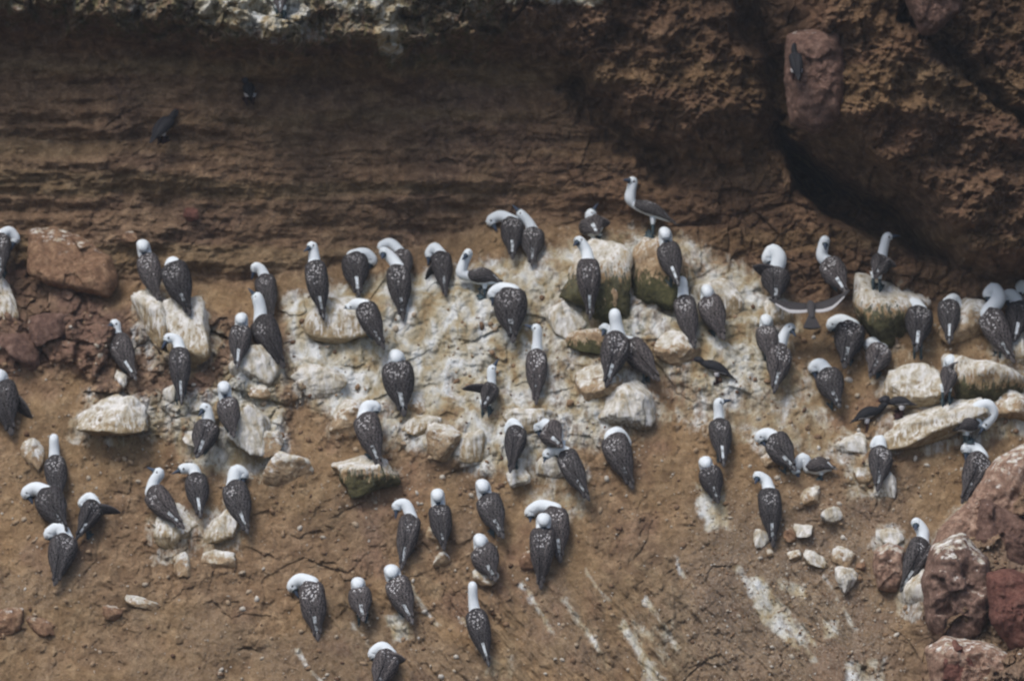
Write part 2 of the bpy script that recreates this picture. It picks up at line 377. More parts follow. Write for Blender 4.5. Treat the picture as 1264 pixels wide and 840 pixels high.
blob([(95, 480), (240, 480), (350, 540), (340, 600), (230, 600), (200, 550), (100, 535)], .62)
blob([(190, 640), (300, 620), (300, 690), (200, 690)], .52, 18)
blob([(860, 600), (905, 600), (915, 665), (880, 665)], .72, 10)
blob([(640, 600), (730, 600), (720, 650), (640, 640)], .55, 18)
blob([(915, 712), (945, 706), (996, 792), (985, 806), (940, 770)], .80, 6, .25)
blob([(955, 706), (1000, 722), (995, 740), (962, 728)], .66, 6, .25)
blob([(960, 745), (1000, 770), (1010, 800), (985, 790)], .55, 8, .3)
blob([(1010, 760), (1034, 760), (1030, 785), (1010, 785)], .7, 5, .3)
blob([(1040, 812), (1095, 808), (1100, 850), (1035, 850)], .68, 10, .4)
for (x0, y0, ln_, wd, am) in ((905, 700, 60, 9, .6), (960, 760, 55, 8, .6), (1000, 690, 50, 6, .55), (1025, 735, 40, 6, .5), (640, 720, 60, 8, .5), (690, 740, 80, 9, .5), (760, 770, 70, 10, .55), (790, 740, 60, 7, .5), (560, 760, 60, 8, .5), (500, 720, 50, 7, .5), (430, 770, 60, 7, .45), (720, 700, 40, 6, .5), (830, 690, 40, 6, .45), (360, 800, 50, 7, .45)):
    blob([(x0, y0), (x0+wd, y0-wd*.6), (x0+ln_*.72+wd, y0+ln_), (x0+ln_*.72, y0+ln_+wd*.5)], am+.16, 7, .3)
blob([(470, 755), (505, 755), (515, 790), (485, 795)], .66, 8, .4)
blob([(600, 790), (640, 800), (640, 840), (590, 840)], .5, 14)
blob([(770, 760), (830, 770), (850, 850), (790, 850)], .5, 18)
blob([(1090, 690), (1150, 660), (1200, 600), (1270, 540), (1270, 600), (1200, 660), (1150, 700), (1110, 740)], .44, 14, .5)
blob([(1180, 470), (1290, 440), (1290, 540), (1180, 560)], .6, 12)
blob([(1020, 540), (1090, 560), (1110, 620), (1040, 620)], .52, 14)
# ledge guano, running down
blob([(-60, -60), (640, -60), (600, 30), (500, 70), (330, 66), (250, 40), (120, 30), (-60, 20)], .44, 14, .8)
lg = [(170, -60), (230, -20), (262, 45), (300, 48), (330, 60), (370, 58), (400, 25), (440, 30), (470, 50), (485, 80), (505, 60), (520, -60)]
blob(lg, .70, 22, .9)
blob([(235, -40), (262, -40), (268, 35), (245, 35)], .95, 8, .3); blob([(440, -40), (480, -40), (500, 70), (470, 70)], .95, 8, .3)
blob([(600, -40), (760, -40), (740, 10), (620, 10)], .7, 8, .4); blob([(0, -60), (110, -60), (110, 10), (0, 8)], .5, 10)
hn1 = .6*fbm(X, Z, 4, 3, 333); hn2 = .6*fbm(X, Z, 4, 3, 334)
for q in ROCKS:
    if q[2] < 36: continue
    el = np.hypot((U-q[0])/(q[2]*.5+9)+hn1, (V-q[1]-q[3]*.12)/(q[3]*.5+9)+hn2)
    if q[4] in ('white', 'striped', 'mossy'): g = np.maximum(g, (.50 if q[4] != 'mossy' else .34)*(1-sst(.8, 1.3, el)))
g += .10*fbm(X, Z, 2.5, 4, 200)
g += (g > .1)*sst(660, 720, V)*sst(700, 800, U)*(1-sst(1090, 1130, U))*(.55*fbm(dgx, dgz*.22, 8, 4, 205, .6)-.05)
g += kg*.35*fbm(X, Z, 5, 4, 206, .6)
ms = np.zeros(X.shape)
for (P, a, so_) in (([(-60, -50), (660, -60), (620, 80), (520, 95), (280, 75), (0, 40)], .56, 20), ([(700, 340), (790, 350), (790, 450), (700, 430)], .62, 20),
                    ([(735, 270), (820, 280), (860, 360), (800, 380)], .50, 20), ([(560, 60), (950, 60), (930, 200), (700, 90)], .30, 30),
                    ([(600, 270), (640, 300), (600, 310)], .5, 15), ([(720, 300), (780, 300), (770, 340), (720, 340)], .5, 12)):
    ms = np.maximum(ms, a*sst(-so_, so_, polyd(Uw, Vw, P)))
gv = sst(-60, 60, polyd(Uw, Vw, [(900, 640), (1090, 600), (1110, 840), (880, 860), (820, 760)]))*.8
gv = np.maximum(gv, .35*sst(0, .3, fbm(X, Z, 1.3, 3, 210))*sst(560, 700, V))
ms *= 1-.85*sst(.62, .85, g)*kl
redm = np.maximum(sst(-6, 30, do)*sst(-.05, .2, f1+.05)*.9, kd*.6)
redm = np.maximum(redm, .55*km*sst(-.2, .5, f1)); redm = np.maximum(redm, kl*.25*sst(0, .5, f1))
redm = np.maximum(redm, .35*sst(.1, .3, fbm(X, Z, 1.2, 3, 220))*sst(420, 500, V))
och = .35*sst(600, 800, U)*wall+.3*kg+.8*ribm*sst(-.05, .2, fbm(dgx, dgz*.35, 2.5, 5, 230, .6))+.35*sst(.0, .35, fbm(X, Z, 1.4, 4, 231))
och = np.maximum(och, sst(-10, 10, do)*.5); och = np.maximum(och, wall*1.0*sst(.0, .35, gn(zz*3.1, zz*0+X*.12, 420)))
ny, nx = X.shape
me = bpy.data.meshes.new('cliff_slope')
nv = nx*ny; me.vertices.add(nv)
me.vertices.foreach_set('co', np.stack([X, H, Z], -1).astype(np.float32).ravel())
I = np.arange(nv).reshape(ny, nx)
F = np.stack([I[:-1, :-1], I[:-1, 1:], I[1:, 1:], I[1:, :-1]], -1).reshape(-1, 4)
me.loops.add(F.size); me.loops.foreach_set('vertex_index', F.astype(np.int32).ravel())
me.polygons.add(len(F)); me.polygons.foreach_set('loop_start', (np.arange(len(F))*4).astype(np.int32))
me.polygons.foreach_set('use_smooth', np.ones(len(F), bool))
me.update(calc_edges=True)
def fcol(me, name, ch):
    a = me.color_attributes.new(name, 'FLOAT_COLOR', 'POINT')
    n = len(me.vertices); d = np.ones((n, 4), np.float32)
    for i, c in enumerate(ch): d[:, i] = np.clip(np.asarray(c).ravel(), 0, 1)
    a.data.foreach_set('color', d.ravel())
fcol(me, 'cover', (g, ms, gv)); wall_shade = np.clip(wall*(1-.6*left*(1-kl*.5))*(1-.25*sst(0, .4, fbm(X, Z*2.5, 1.2, 4, 400))), 0, 1)*(1-.5*g)
fcol(me, 'wall_shade', (wall_shade, wall_shade, wall_shade)); fcol(me, 'kind', (np.clip(rock+wall*.6, 0, 1), redm, och))
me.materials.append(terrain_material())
terrain = bpy.data.objects.new('terrain', me); COL.objects.link(terrain); terrain['kind'] = 'structure'

def ty(x, z):
    """depth of the slope at x, z"""
    i = int(np.clip(np.searchsorted(AX, x)-1, 0, nx-2)); j = int(np.clip(np.searchsorted(AZ, z)-1, 0, ny-2))
    a = min(max((x-AX[i])/(AX[i+1]-AX[i]), 0), 1); b = min(max((z-AZ[j])/(AZ[j+1]-AZ[j]), 0), 1)
    return float((H[j, i]*(1-a)+H[j, i+1]*a)*(1-b)+(H[j+1, i]*(1-a)+H[j+1, i+1]*a)*b)
rock_bvh = []
def surf_y(x, z):
    y = ty(x, z)
    for (bv, lo, hi) in rock_bvh:
        if lo[0] < x < hi[0] and lo[2] < z < hi[2]:
            h = bv.ray_cast(Vector((x, -10, z)), Vector((0, 1, 0)))
            if h[0] is not None: y = min(y, h[0].y)
    return y
def on_ground(px, py, f=None):
    f = f or surf_y
    y = 1.5
    for _ in range(7):
        s = (y+CD)/CD; y = f((px-632)*PX*s, (420-py)*PX*s)
    s = (y+CD)/CD
    return Vector(((px-632)*PX*s, y, (420-py)*PX*s))
def drop(p):
    """ground straight below p"""
    z = p.z
    for _ in range(90):
        if ty(p.x, z) <= p.y: break
        z -= .006
    for (bv, lo, hi) in rock_bvh:
        if lo[0] < p.x < hi[0] and lo[1] < p.y < hi[1]:
            h = bv.ray_cast(p, Vector((0, 0, -1)))
            if h[0] is not None: z = max(z, h[0].z)
    return Vector((p.x, p.y, z))

def haze(density):
    v = [(x, y, z) for x in (-16, 16) for y in (-63, 14) for z in (-8.5, 8.5)]
    f = [(0, 1, 3, 2), (4, 6, 7, 5), (0, 4, 5, 1), (2, 3, 7, 6), (0, 2, 6, 4), (1, 5, 7, 3)]
    me = bpy.data.meshes.new('haze'); me.from_pydata(v, [], f); me.update()
    m = bpy.data.materials.new('sea_haze'); m.use_nodes = True; n = m.node_tree
    n.nodes.remove(n.nodes['Principled BSDF']); vo = n.nodes.new('ShaderNodeVolumePrincipled')
    vo.inputs['Density'].default_value = density; vo.inputs['Color'].default_value = (.82, .90, 1, 1)
    n.links.new(vo.outputs[0], n.nodes['Material Output'].inputs['Volume']); me.materials.append(m)
    o = bpy.data.objects.new('haze', me); COL.objects.link(o); o['kind'] = 'stuff'
haze(.00045)
# ------------------------------------------------------------------ loose rocks
BR = ((.10, .055, .035), (.22, .13, .08), (.36, .24, .15)); TAN = ((.2, .13, .075), (.36, .26, .16), (.5, .4, .28))
RED = ((.08, .050, .041), (.18, .112, .088), (.34, .235, .185)); GRY = ((.16, .13, .10), (.30, .26, .21), (.46, .42, .36))
RM = {
 'plain': rock_material('brown_stone', BR, .02, 0, False), 'red': rock_material('red_stone', ((.07, .042, .034), (.145, .085, .066), (.25, .165, .13)), -.20, 0, False),
 'dark': rock_material('dark_red_stone', ((.07, .03, .025), (.15, .065, .05), (.22, .115, .09)), -.4, 0, False),
 'tan': rock_material('tan_stone', TAN, .36, 0, False), 'white': rock_material('guano_white_stone', GRY, .80, 0, True),
 'striped': rock_material('guano_streaked_stone', ((.22, .16, .09), (.36, .28, .17), (.46, .41, .32)), .50, 0, True), 'mossy': rock_material('mossy_guano_stone', ((.2, .12, .06), (.38, .27, .15), (.5, .42, .30)), .44, .95, True),
 'green': rock_material('green_algae_stone', TAN, .12, 1.0, True), 'crust': rock_material('crusted_tan_rock', ((.13, .075, .055), (.29, .185, .135), (.50, .37, .29)), .18, 0, False, .12), 'rim': rock_material('red_stone_guano_rim', RED, -.06, 0, False, .5)}
def ico(sub):
    import bmesh
    bm = bmesh.new(); bmesh.ops.create_icosphere(bm, subdivisions=sub, radius=1)
    v = np.array([x.co[:] for x in bm.verts]); f = np.array([[x.index for x in p.verts] for p in bm.faces]); bm.free()
    return v, f
ICO5 = ico(5); ICO4 = ico(4)
def rock_shape(seed, big, blocky):
    v, f = ICO5
    r = np.random.RandomState(seed)
    d = v/np.linalg.norm(v, axis=1)[:, None]
    rad = np.full(len(d), 1.0)
    for k in range(int(9+blocky*5)):
        n = r.normal(size=3); n /= np.linalg.norm(n); h = r.uniform(.52, .93)-.08*blocky
        c = d@n; lim = np.where(c > .05, h/np.maximum(c, .05), 9)
        rad = -np.log(np.exp(-rad*30)+np.exp(-lim*30))/30
    rad = rad*(1+.22*fbm(d[:, 0]*1.3+seed, d[:, 2]*1.3+d[:, 1]*1.7, 1.1, 3, seed)+.085*fbm(d[:, 0]+d[:, 1], d[:, 2]-d[:, 1], 4, 5, seed+9, .62))
    p = d*rad[:, None]
    lo, hi = p.min(0), p.max(0)
    return (p-(lo+hi)/2)/(hi-lo)*2, f
def mesh_from(name, v, f, m, smooth=True):
    me = bpy.data.meshes.new(name); me.from_pydata([tuple(x) for x in v], [], [tuple(int(i) for i in x) for x in f])
    if smooth: me.polygons.foreach_set('use_smooth', np.ones(len(me.polygons), bool))
    me.materials.append(m); me.update(); return me
rseed = [100]
def rock_at(px, py, w, h, look, label, rot=0, dep=.85, sink=.25, name=None, group=None, blocky=1.0, yaw=0):
    rseed[0] += 7
    v, f = rock_shape(rseed[0], w > 45, blocky)
    p = on_ground(px, py, ty); s = (p.y+CD)/CD
    hw, hh = w*PX*s/2, h*PX*s/2; hd = math.sqrt(hw*hh)*dep
    v = np.sign(v)*np.abs(v)**(.86)*np.array([hw, hd, hh])
    a = R(rot); c, sn = math.cos(a), math.sin(a)
    v = np.stack([v[:, 0]*c-v[:, 2]*sn, v[:, 1]-v[:, 2]*-.35, v[:, 0]*sn+v[:, 2]*c], -1)
    nm = name or ('boulder' if w > 44 else 'stone')
    me = mesh_from(nm, v, f, RM[look])
    o = bpy.data.objects.new(nm, me); COL.objects.link(o)
    loc = Vector((p.x, p.y-hd*(.5-sink)+hh*.0, p.z)); o.location = loc
    o['label'] = label; o['category'] = 'rock'
    if group: o['group'] = group
    vw = v+np.array(loc)
    rock_bvh.append((BVHTree.FromPolygons([tuple(q) for q in vw], [tuple(int(i) for i in q) for q in f]), vw.min(0), vw.max(0)))
    return o
for i, q in enumerate(ROCKS):
    rock_at(*q[:6], rot=q[6], dep=q[7], sink=.22 if q[2] < 36 else .46)

def outline_rock(pts, th, look, label, name='rock_slab', face=0.0, push=.0):
    # a rock whose front face has this outline; th metres thick, lying against the ground behind it
    cx = sum(p[0] for p in pts)/len(pts); cy = sum(p[1] for p in pts)/len(pts)
    P0 = on_ground(cx, cy, ty); s = (P0.y+CD)/CD
    q = [((a-cx)*PX*s, (cy-b)*PX*s) for a, b in pts]; NA = 120; NR_ = 26
    rr = []
    for k in range(NA):
        a = 2*math.pi*k/NA; dx, dz = math.cos(a), math.sin(a); m_ = .3
        for (x1, z1), (x2, z2) in zip(q, q[1:]+q[:1]):
            ex, ez = x2-x1, z2-z1; de = dx*ez-dz*ex
            if abs(de) < 1e-9: continue
            t = (x1*ez-z1*ex)/de; u = (x1*dz-z1*dx)/de
            if t > 0 and -1e-6 <= u <= 1+1e-6: m_ = t; break
        rr.append(m_)
    rr = np.array(rr); rr = (np.roll(rr, 1)+rr*2+np.roll(rr, -1))/4
    ths = 2*np.pi*np.arange(NA)/NA; V_ = []
    for side_ in (0, 1):
        for i in range(NR_):
            k = (i+1)/NR_ if side_ == 0 else 1-(i+.0)/NR_*1.0+0
            if side_ == 1: k = 1-(i+1)/(NR_+1)
            x = np.cos(ths)*rr*k; z = np.sin(ths)*rr*k
            x = x+.018*fbm(x*1+cx, z*1+cy, 9, 3, 501); z = z+.018*fbm(x*1+cx, z*1+cy, 9, 3, 503)
            nzf = fbm(x+cx*.37, z+cy*.21, 3, 5, 505, .55)*.09+facet(x+cx*.1, z+cy*.1, .21, 507)[0]*.030+fbm(x+cy*.1, z+cx*.1, 16, 4, 509, .6)*.020
            dome = (1-k**7)
            y = (-th*(.15+.85*dome)+nzf*dome*(th/.2)) if side_ == 0 else np.full(NA, th*(.35+.3*(1-k)))
            V_.append(np.stack([x, y+z*face, z], -1))
    V_ = np.concatenate(V_); n_ = NA*NR_; F_ = []
    for i in range(2*NR_-1):
        for k in range(NA):
            a = i*NA+k; b = i*NA+(k+1) % NA; F_.append((a, b, b+NA, a+NA))
    V_ = np.concatenate([V_, [[0, -th, 0], [0, th*.6, 0]]])
    for k in range(NA):
        F_.append(((k+1) % NA, k, 2*n_)); F_.append(((2*NR_-1)*NA+k, (2*NR_-1)*NA+(k+1) % NA, 2*n_+1))
    me = bpy.data.meshes.new(name); me.from_pydata([tuple(x) for x in V_], [], F_)
    me.polygons.foreach_set('use_smooth', np.ones(len(me.polygons), bool)); me.materials.append(RM[look]); me.update()
    o = bpy.data.objects.new(name, me); COL.objects.link(o); o.location = (P0.x, P0.y-push, P0.z)
    o['label'] = label; o['category'] = 'rock'
    vw = V_+np.array(o.location)
    rock_bvh.append((BVHTree.FromPolygons([tuple(p) for p in vw], F_), vw.min(0), vw.max(0)))
outline_rock([(968, 44), (1000, 38), (1034, 40), (1041, 95), (1038, 148), (1004, 168), (972, 156), (965, 100)], .22, 'red', 'flat red slab high on the cliff with a dark tern on it', face=.0, push=.40)
outline_rock([(1098, -30), (1120, 12), (1134, 46), (1152, 44), (1186, 14), (1190, -34)], .2, 'red', 'angular red rock beside the crack at the top right', name='boulder', push=.2)
outline_rock([(34, 282), (66, 279), (104, 294), (138, 318), (149, 346), (136, 368), (98, 360), (60, 352), (34, 338)], .15, 'plain', 'large smooth brown slab below the layered wall at far left', face=.55, push=.02)
outline_rock([(1212, 612), (1240, 628), (1270, 640), (1275, 720), (1236, 706), (1200, 668)], .20, 'red', 'smooth dull red rock face at the right edge above the large red boulder', face=.2, push=.06)
outline_rock([(1200, 612), (1228, 566), (1280, 540), (1280, 640), (1240, 640), (1214, 664), (1182, 700), (1140, 690), (1160, 650)], .20, 'crust', 'rough tan crusted ridge along the top of the lower right outcrop', name='boulder', face=.3, push=.02)
outline_rock([(1136, 712), (1150, 672), (1188, 655), (1220, 690), (1230, 742), (1206, 790), (1165, 802), (1141, 768)], .36, 'rim', 'large red boulder with a white crusted rim in the lower right outcrop', name='boulder', face=.2, push=.08)
outline_rock([(1216, 706), (1245, 700), (1275, 712), (1275, 812), (1246, 800), (1222, 770)], .24, 'dark', 'dark red wedge of rock against the right edge', name='boulder', face=.2, push=.06)
outline_rock([(1140, 800), (1165, 784), (1210, 790), (1275, 812), (1280, 860), (1215, 850), (1150, 850)], .26, 'crust', 'lumpy tan rock filling the bottom right corner', name='boulder', face=.3, push=.05)
outline_rock([(1158, 806), (1176, 786), (1200, 806), (1204, 832), (1180, 846), (1160, 838)], .16, 'dark', 'brown red block at the bottom of the outcrop', name='boulder', face=.2, push=.22)
outline_rock([(1078, 680), (1096, 668), (1116, 676), (1120, 712), (1106, 732), (1082, 728), (1076, 702)], .20, 'crust', 'pitted brown rock left of the stone with the blue billed bird', name='boulder', face=.2, push=.0)
# gravel: too many to count
def gravel():
    V_, F_ = [], []; v0, f0 = ico(1); k = 0
    r = np.random.RandomState(5)
    zones = [(2600, (0, 1264, 560, 845), (.004, .011)), (1700, (850, 1120, 590, 845), (.004, .013)), (900, (0, 640, 400, 640), (.005, .014)), (900, (640, 1264, 400, 640), (.005, .014)), (650, (0, 1264, 520, 845), (.012, .030)), (350, (0, 1264, 360, 540), (.012, .034))]
    for cnt, (a, b, c, d), (s0, s1) in zones:
        for _ in range(cnt):
            px, py = r.uniform(a, b), r.uniform(c, d)
            s = (1.5+CD)/CD; x = (px-632)*PX*s; z = (420-py)*PX*s
            for _k in range(2):
                y = ty(x, z); s = (y+CD)/CD; x = (px-632)*PX*s; z = (420-py)*PX*s
            y = ty(x, z)
            sz = s0+(s1-s0)*r.rand()**2
            sc = sz*np.array([r.uniform(.8, 1.5), r.uniform(.7, 1.1), r.uniform(.6, 1.1)])
            t = r.uniform(0, 3.14); v = v0*(1+r.uniform(-.18, .18, (len(v0), 1)))*sc
            v = np.stack([v[:, 0]*math.cos(t)-v[:, 2]*math.sin(t), v[:, 1], v[:, 0]*math.sin(t)+v[:, 2]*math.cos(t)], -1)
            V_.append(v+np.array([x, y-sz*.25, z])); F_.append(f0+k); k += len(v0)
    m, n, b = mat('gravel_stone')
    gi = N(n, 'ShaderNodeNewGeometry')
    c = ramp(n, gi.outputs['Random Per Island'], [(0, (.12, .07, .045)), (.35, (.25, .165, .10)), (.6, (.36, .27, .18)), (.85, (.42, .38, .32)), (1, (.58, .56, .52))])
    c = mix(n, .6, c, ramp(n, noise(n, gi.outputs['Position'], 90, 4), [(.3, (.6, .58, .56)), (.7, (1.2, 1.2, 1.2))]), 'MULTIPLY')
    n.links.new(c, b.inputs['Base Color'])
    V_ = np.concatenate(V_); F_ = np.concatenate(F_)
    me = bpy.data.meshes.new('gravel'); me.vertices.add(len(V_)); me.vertices.foreach_set('co', V_.astype(np.float32).ravel())
    me.loops.add(F_.size); me.loops.foreach_set('vertex_index', F_.astype(np.int32).ravel())
    me.polygons.add(len(F_)); me.polygons.foreach_set('loop_start', (np.arange(len(F_))*3).astype(np.int32))
    me.polygons.foreach_set('use_smooth', np.ones(len(F_), bool)); me.update(calc_edges=True); me.materials.append(m)
    o = bpy.data.objects.new('gravel', me); COL.objects.link(o); o['kind'] = 'stuff'
    o['label'] = 'loose gravel and pebbles scattered over the brown slope'; o['category'] = 'gravel'
gravel()

# ------------------------------------------------------------------ birds
def plumage(name, dark1, dark2, pale, white, foot, line=1.0):
    m, n, b = mat(name)
    at = N(n, 'ShaderNodeVertexColor', layer_name='paint'); sp = N(n, 'ShaderNodeSeparateColor'); n.links.new(at.outputs[0], sp.inputs[0])
    tc = N(n, 'ShaderNodeTexCoord'); O = tc.outputs['Object']; UV = tc.outputs['UV']
    nz = noise(n, O, 30, 5, .65); fn = noise(n, O, 140, 3, .6)
    c = mix(n, nz, dark1, dark2)
    # scalloped feather edges on the wing, paler
    vo = N(n, 'ShaderNodeTexVoronoi', feature='DISTANCE_TO_EDGE'); vo.inputs['Scale'].default_value = 1
    n.links.new(stretch(n, UV, 13, 8, 1), vo.inputs['Vector'])
    ed = ramp(n, vo.outputs['Distance'], [(.02, (1, 1, 1)), (.14, (0, 0, 0))])
    c = mix(n, mth(n, 'MULTIPLY', ed, .34*line), c, pale)
    su = N(n, 'ShaderNodeSeparateXYZ'); n.links.new(UV, su.inputs[0])
    isw = mth(n, 'LESS_THAN', su.outputs[0], 1.5)
    ln = mth(n, 'ABSOLUTE', mth(n, 'SINE', mth(n, 'MULTIPLY', mth(n, 'ADD', su.outputs[1], mth(n, 'MULTIPLY', su.outputs[0], .35)), 17.0)))
    ln = mth(n, 'MULTIPLY', ramp(n, ln, [(.0, (1, 1, 1)), (.30, (0, 0, 0))]), isw)
    c = mix(n, mth(n, 'MULTIPLY', ln, .5*line), c, pale)
    lead = mth(n, 'MULTIPLY', mth(n, 'GREATER_THAN', su.outputs[1], .86), isw)
    c = mix(n, mth(n, 'MULTIPLY', lead, .35), c, pale)
    oi = N(n, 'ShaderNodeObjectInfo')
    c = mix(n, 1.0, c, ramp(n, oi.outputs['Random'], [(0, (.65, .62, .64)), (.5, (1, .97, .97)), (1, (1.4, 1.28, 1.24))]), 'MULTIPLY')
    # white tipped back feathers
    v2 = N(n, 'ShaderNodeTexVoronoi'); v2.inputs['Scale'].default_value = 44; v2.inputs['Randomness'].default_value = .9
    n.links.new(stretch(n, O, 1, 1, .8), v2.inputs['Vector'])
    spk = ramp(n, v2.outputs['Distance'], [(.28, (1, 1, 1)), (.42, (0, 0, 0))])
    spk = mth(n, 'MULTIPLY', spk, ramp(n, mth(n, 'ADD', sp.outputs[1], mth(n, 'MULTIPLY', mth(n, 'SUBTRACT', nz, .5), 1.6)), [(.40, (0, 0, 0)), (.6, (1, 1, 1))]))
    c = mix(n, mth(n, 'MULTIPLY', spk, mth(n, 'MULTIPLY_ADD', oi.outputs['Random'], .40, .55)), c, (.56, .56, .58))
    wcol = mix(n, fn, tuple(x*.9 for x in white), white)
    wa = mth(n, 'ADD', sp.outputs[0], mth(n, 'MULTIPLY', mth(n, 'SUBTRACT', nz, .5), .7))
    c = mix(n, ramp(n, wa, [(.42, (0, 0, 0)), (.58, (1, 1, 1))]), c, wcol)
    c = mix(n, ramp(n, sp.outputs[2], [(.45, (0, 0, 0)), (.55, (1, 1, 1))]), c, foot)
    n.links.new(c, b.inputs['Base Color']); b.inputs['Roughness'].default_value = .75
    bump(n, b, mth(n, 'ADD', mth(n, 'MULTIPLY', vo.outputs['Distance'], .5), mth(n, 'MULTIPLY', fn, .4)), .006, .7)
    return m
def flat(name, c, rough=.5):
    m, n, b = mat(name); P = N(n, 'ShaderNodeTexCoord').outputs['Object']
    n.links.new(mix(n, noise(n, P, 60, 3), tuple(x*.75 for x in c), tuple(x*1.2 for x in c)), b.inputs['Base Color'])
    b.inputs['Roughness'].default_value = rough; return m
M_BOOBY = plumage('booby_plumage', (.0070, .0065, .0080), (.018, .0165, .019), (.20, .195, .20), (.74, .81, .87), (.055, .085, .10))
M_TERN = plumage('tern_plumage', (.009, .010, .013), (.020, .022, .028), (.08, .085, .1), (.5, .5, .53), (.03, .012, .012), .3)
M_BILL = flat('blue_grey_bill', (.045, .065, .105)); M_RBILL = flat('red_bill', (.09, .02, .018))
M_EYE = flat('dark_eye', (.012, .012, .014), .2)

class MB:
    def __init__(s): s.v = []; s.f = []; s.p = []; s.uv = []
    def loft(s, rings, paint, uvs, cap=True):
        k = len(rings[0]); base = len(s.v)
        for r, pa, u in zip(rings, paint, uvs):
            s.v += [tuple(x) for x in r]; s.p += pa; s.uv += u
        for i in range(len(rings)-1):
            for j in range(k):
                a = base+i*k+j; b_ = base+i*k+(j+1) % k
                s.f.append((a, b_, b_+k, a+k))
        if cap:
            s.f.append(tuple(base+j for j in range(k-1, -1, -1)))
            s.f.append(tuple(base+(len(rings)-1)*k+j for j in range(k)))
    def build(s, name, m, parent, sub=0):
        me = bpy.data.meshes.new(name); o0 = parent.location
        me.from_pydata([(x-o0.x, y-o0.y, z-o0.z) for x, y, z in s.v], [], s.f)
        me.polygons.foreach_set('use_smooth', np.ones(len(me.polygons), bool))
        me.materials.append(m)
        if s.p:
            pa = np.array(s.p); fcol(me, 'paint', (pa[:, 0], pa[:, 1], pa[:, 2]))
            uv = me.uv_layers.new(name='UVMap'); li = np.zeros(len(me.loops), np.int32); me.loops.foreach_get('vertex_index', li)
            uv.data.foreach_set('uv', np.array(s.uv, np.float32)[li].ravel())
        me.update()
        o = bpy.data.objects.new(name, me); COL.objects.link(o); o.parent = parent
        return o
def cr(P, t):
    """Catmull-Rom through P (arrays), t in 0..len-1"""
    i = int(min(max(math.floor(t), 0), len(P)-2)); f = t-i
    p0 = P[max(i-1, 0)]; p1 = P[i]; p2 = P[i+1]; p3 = P[min(i+2, len(P)-1)]
    return .5*((2*p1)+(-p0+p2)*f+(2*p0-5*p1+4*p2-p3)*f*f+(-p0+3*p1-3*p2+p3)*f**3)
def nrm(a):
    return a/max(np.linalg.norm(a), 1e-9)
BT = [0, .06, .16, .30, .45, .58, .68, .76, .82]
BW = [.064, .084, .096, .100, .094, .078, .056, .036, .024]
BH = [.060, .074, .088, .094, .088, .072, .052, .032, .020]
def add_leg(mb, top, foot, fwd, blue=True):
    rings = []; pa = []; uv = []
    top = np.array(top); foot = np.array(foot)
    for t in np.linspace(0, 1, 5):
        c = top*(1-t)+foot*t+np.array([0, 0, .006*t]); r = .020*(1-t)**1.5+.0075
        rings.append([c+r*np.array([math.cos(a), math.sin(a), 0]) for a in np.linspace(0, 2*np.pi, 9)[:-1]])
        pa.append([(0 if t > .3 else 1, 0, 1 if t > .3 else 0)]*8); uv.append([(0, 0)]*8)
    mb.loft(rings, pa, uv)
    fwd = nrm(np.array([fwd[0], fwd[1], 0])); side = np.array([-fwd[1], fwd[0], 0])
    # web: heel, three toes joined, lying on the slope (slope rises away from the sea)
    def g(p):
        p = np.array(p)+foot
        return p
    b = len(mb.v)
    out = [(-.02, 0), (.02, -.018), (.060, -.034), (.052, -.016), (.078, 0), (.052, .016), (.060, .034), (.02, .018)]
    for h in (.010, .0):
        for a, c in out:
            q = foot+fwd*a+side*c
            q[2] += h+.002+max(0, q[1]-foot[1])*1.1-max(0, foot[1]-q[1])*.9
            mb.v.append(tuple(q)); mb.p.append((0, 0, 1)); mb.uv.append((0, 0))
    mb.f.append(tuple(range(b, b+8))); mb.f.append(tuple(range(b+15, b+7, -1)))
    for j in range(8):
        mb.f.append((b+j, b+8+j, b+8+(j+1) % 8, b+(j+1) % 8))
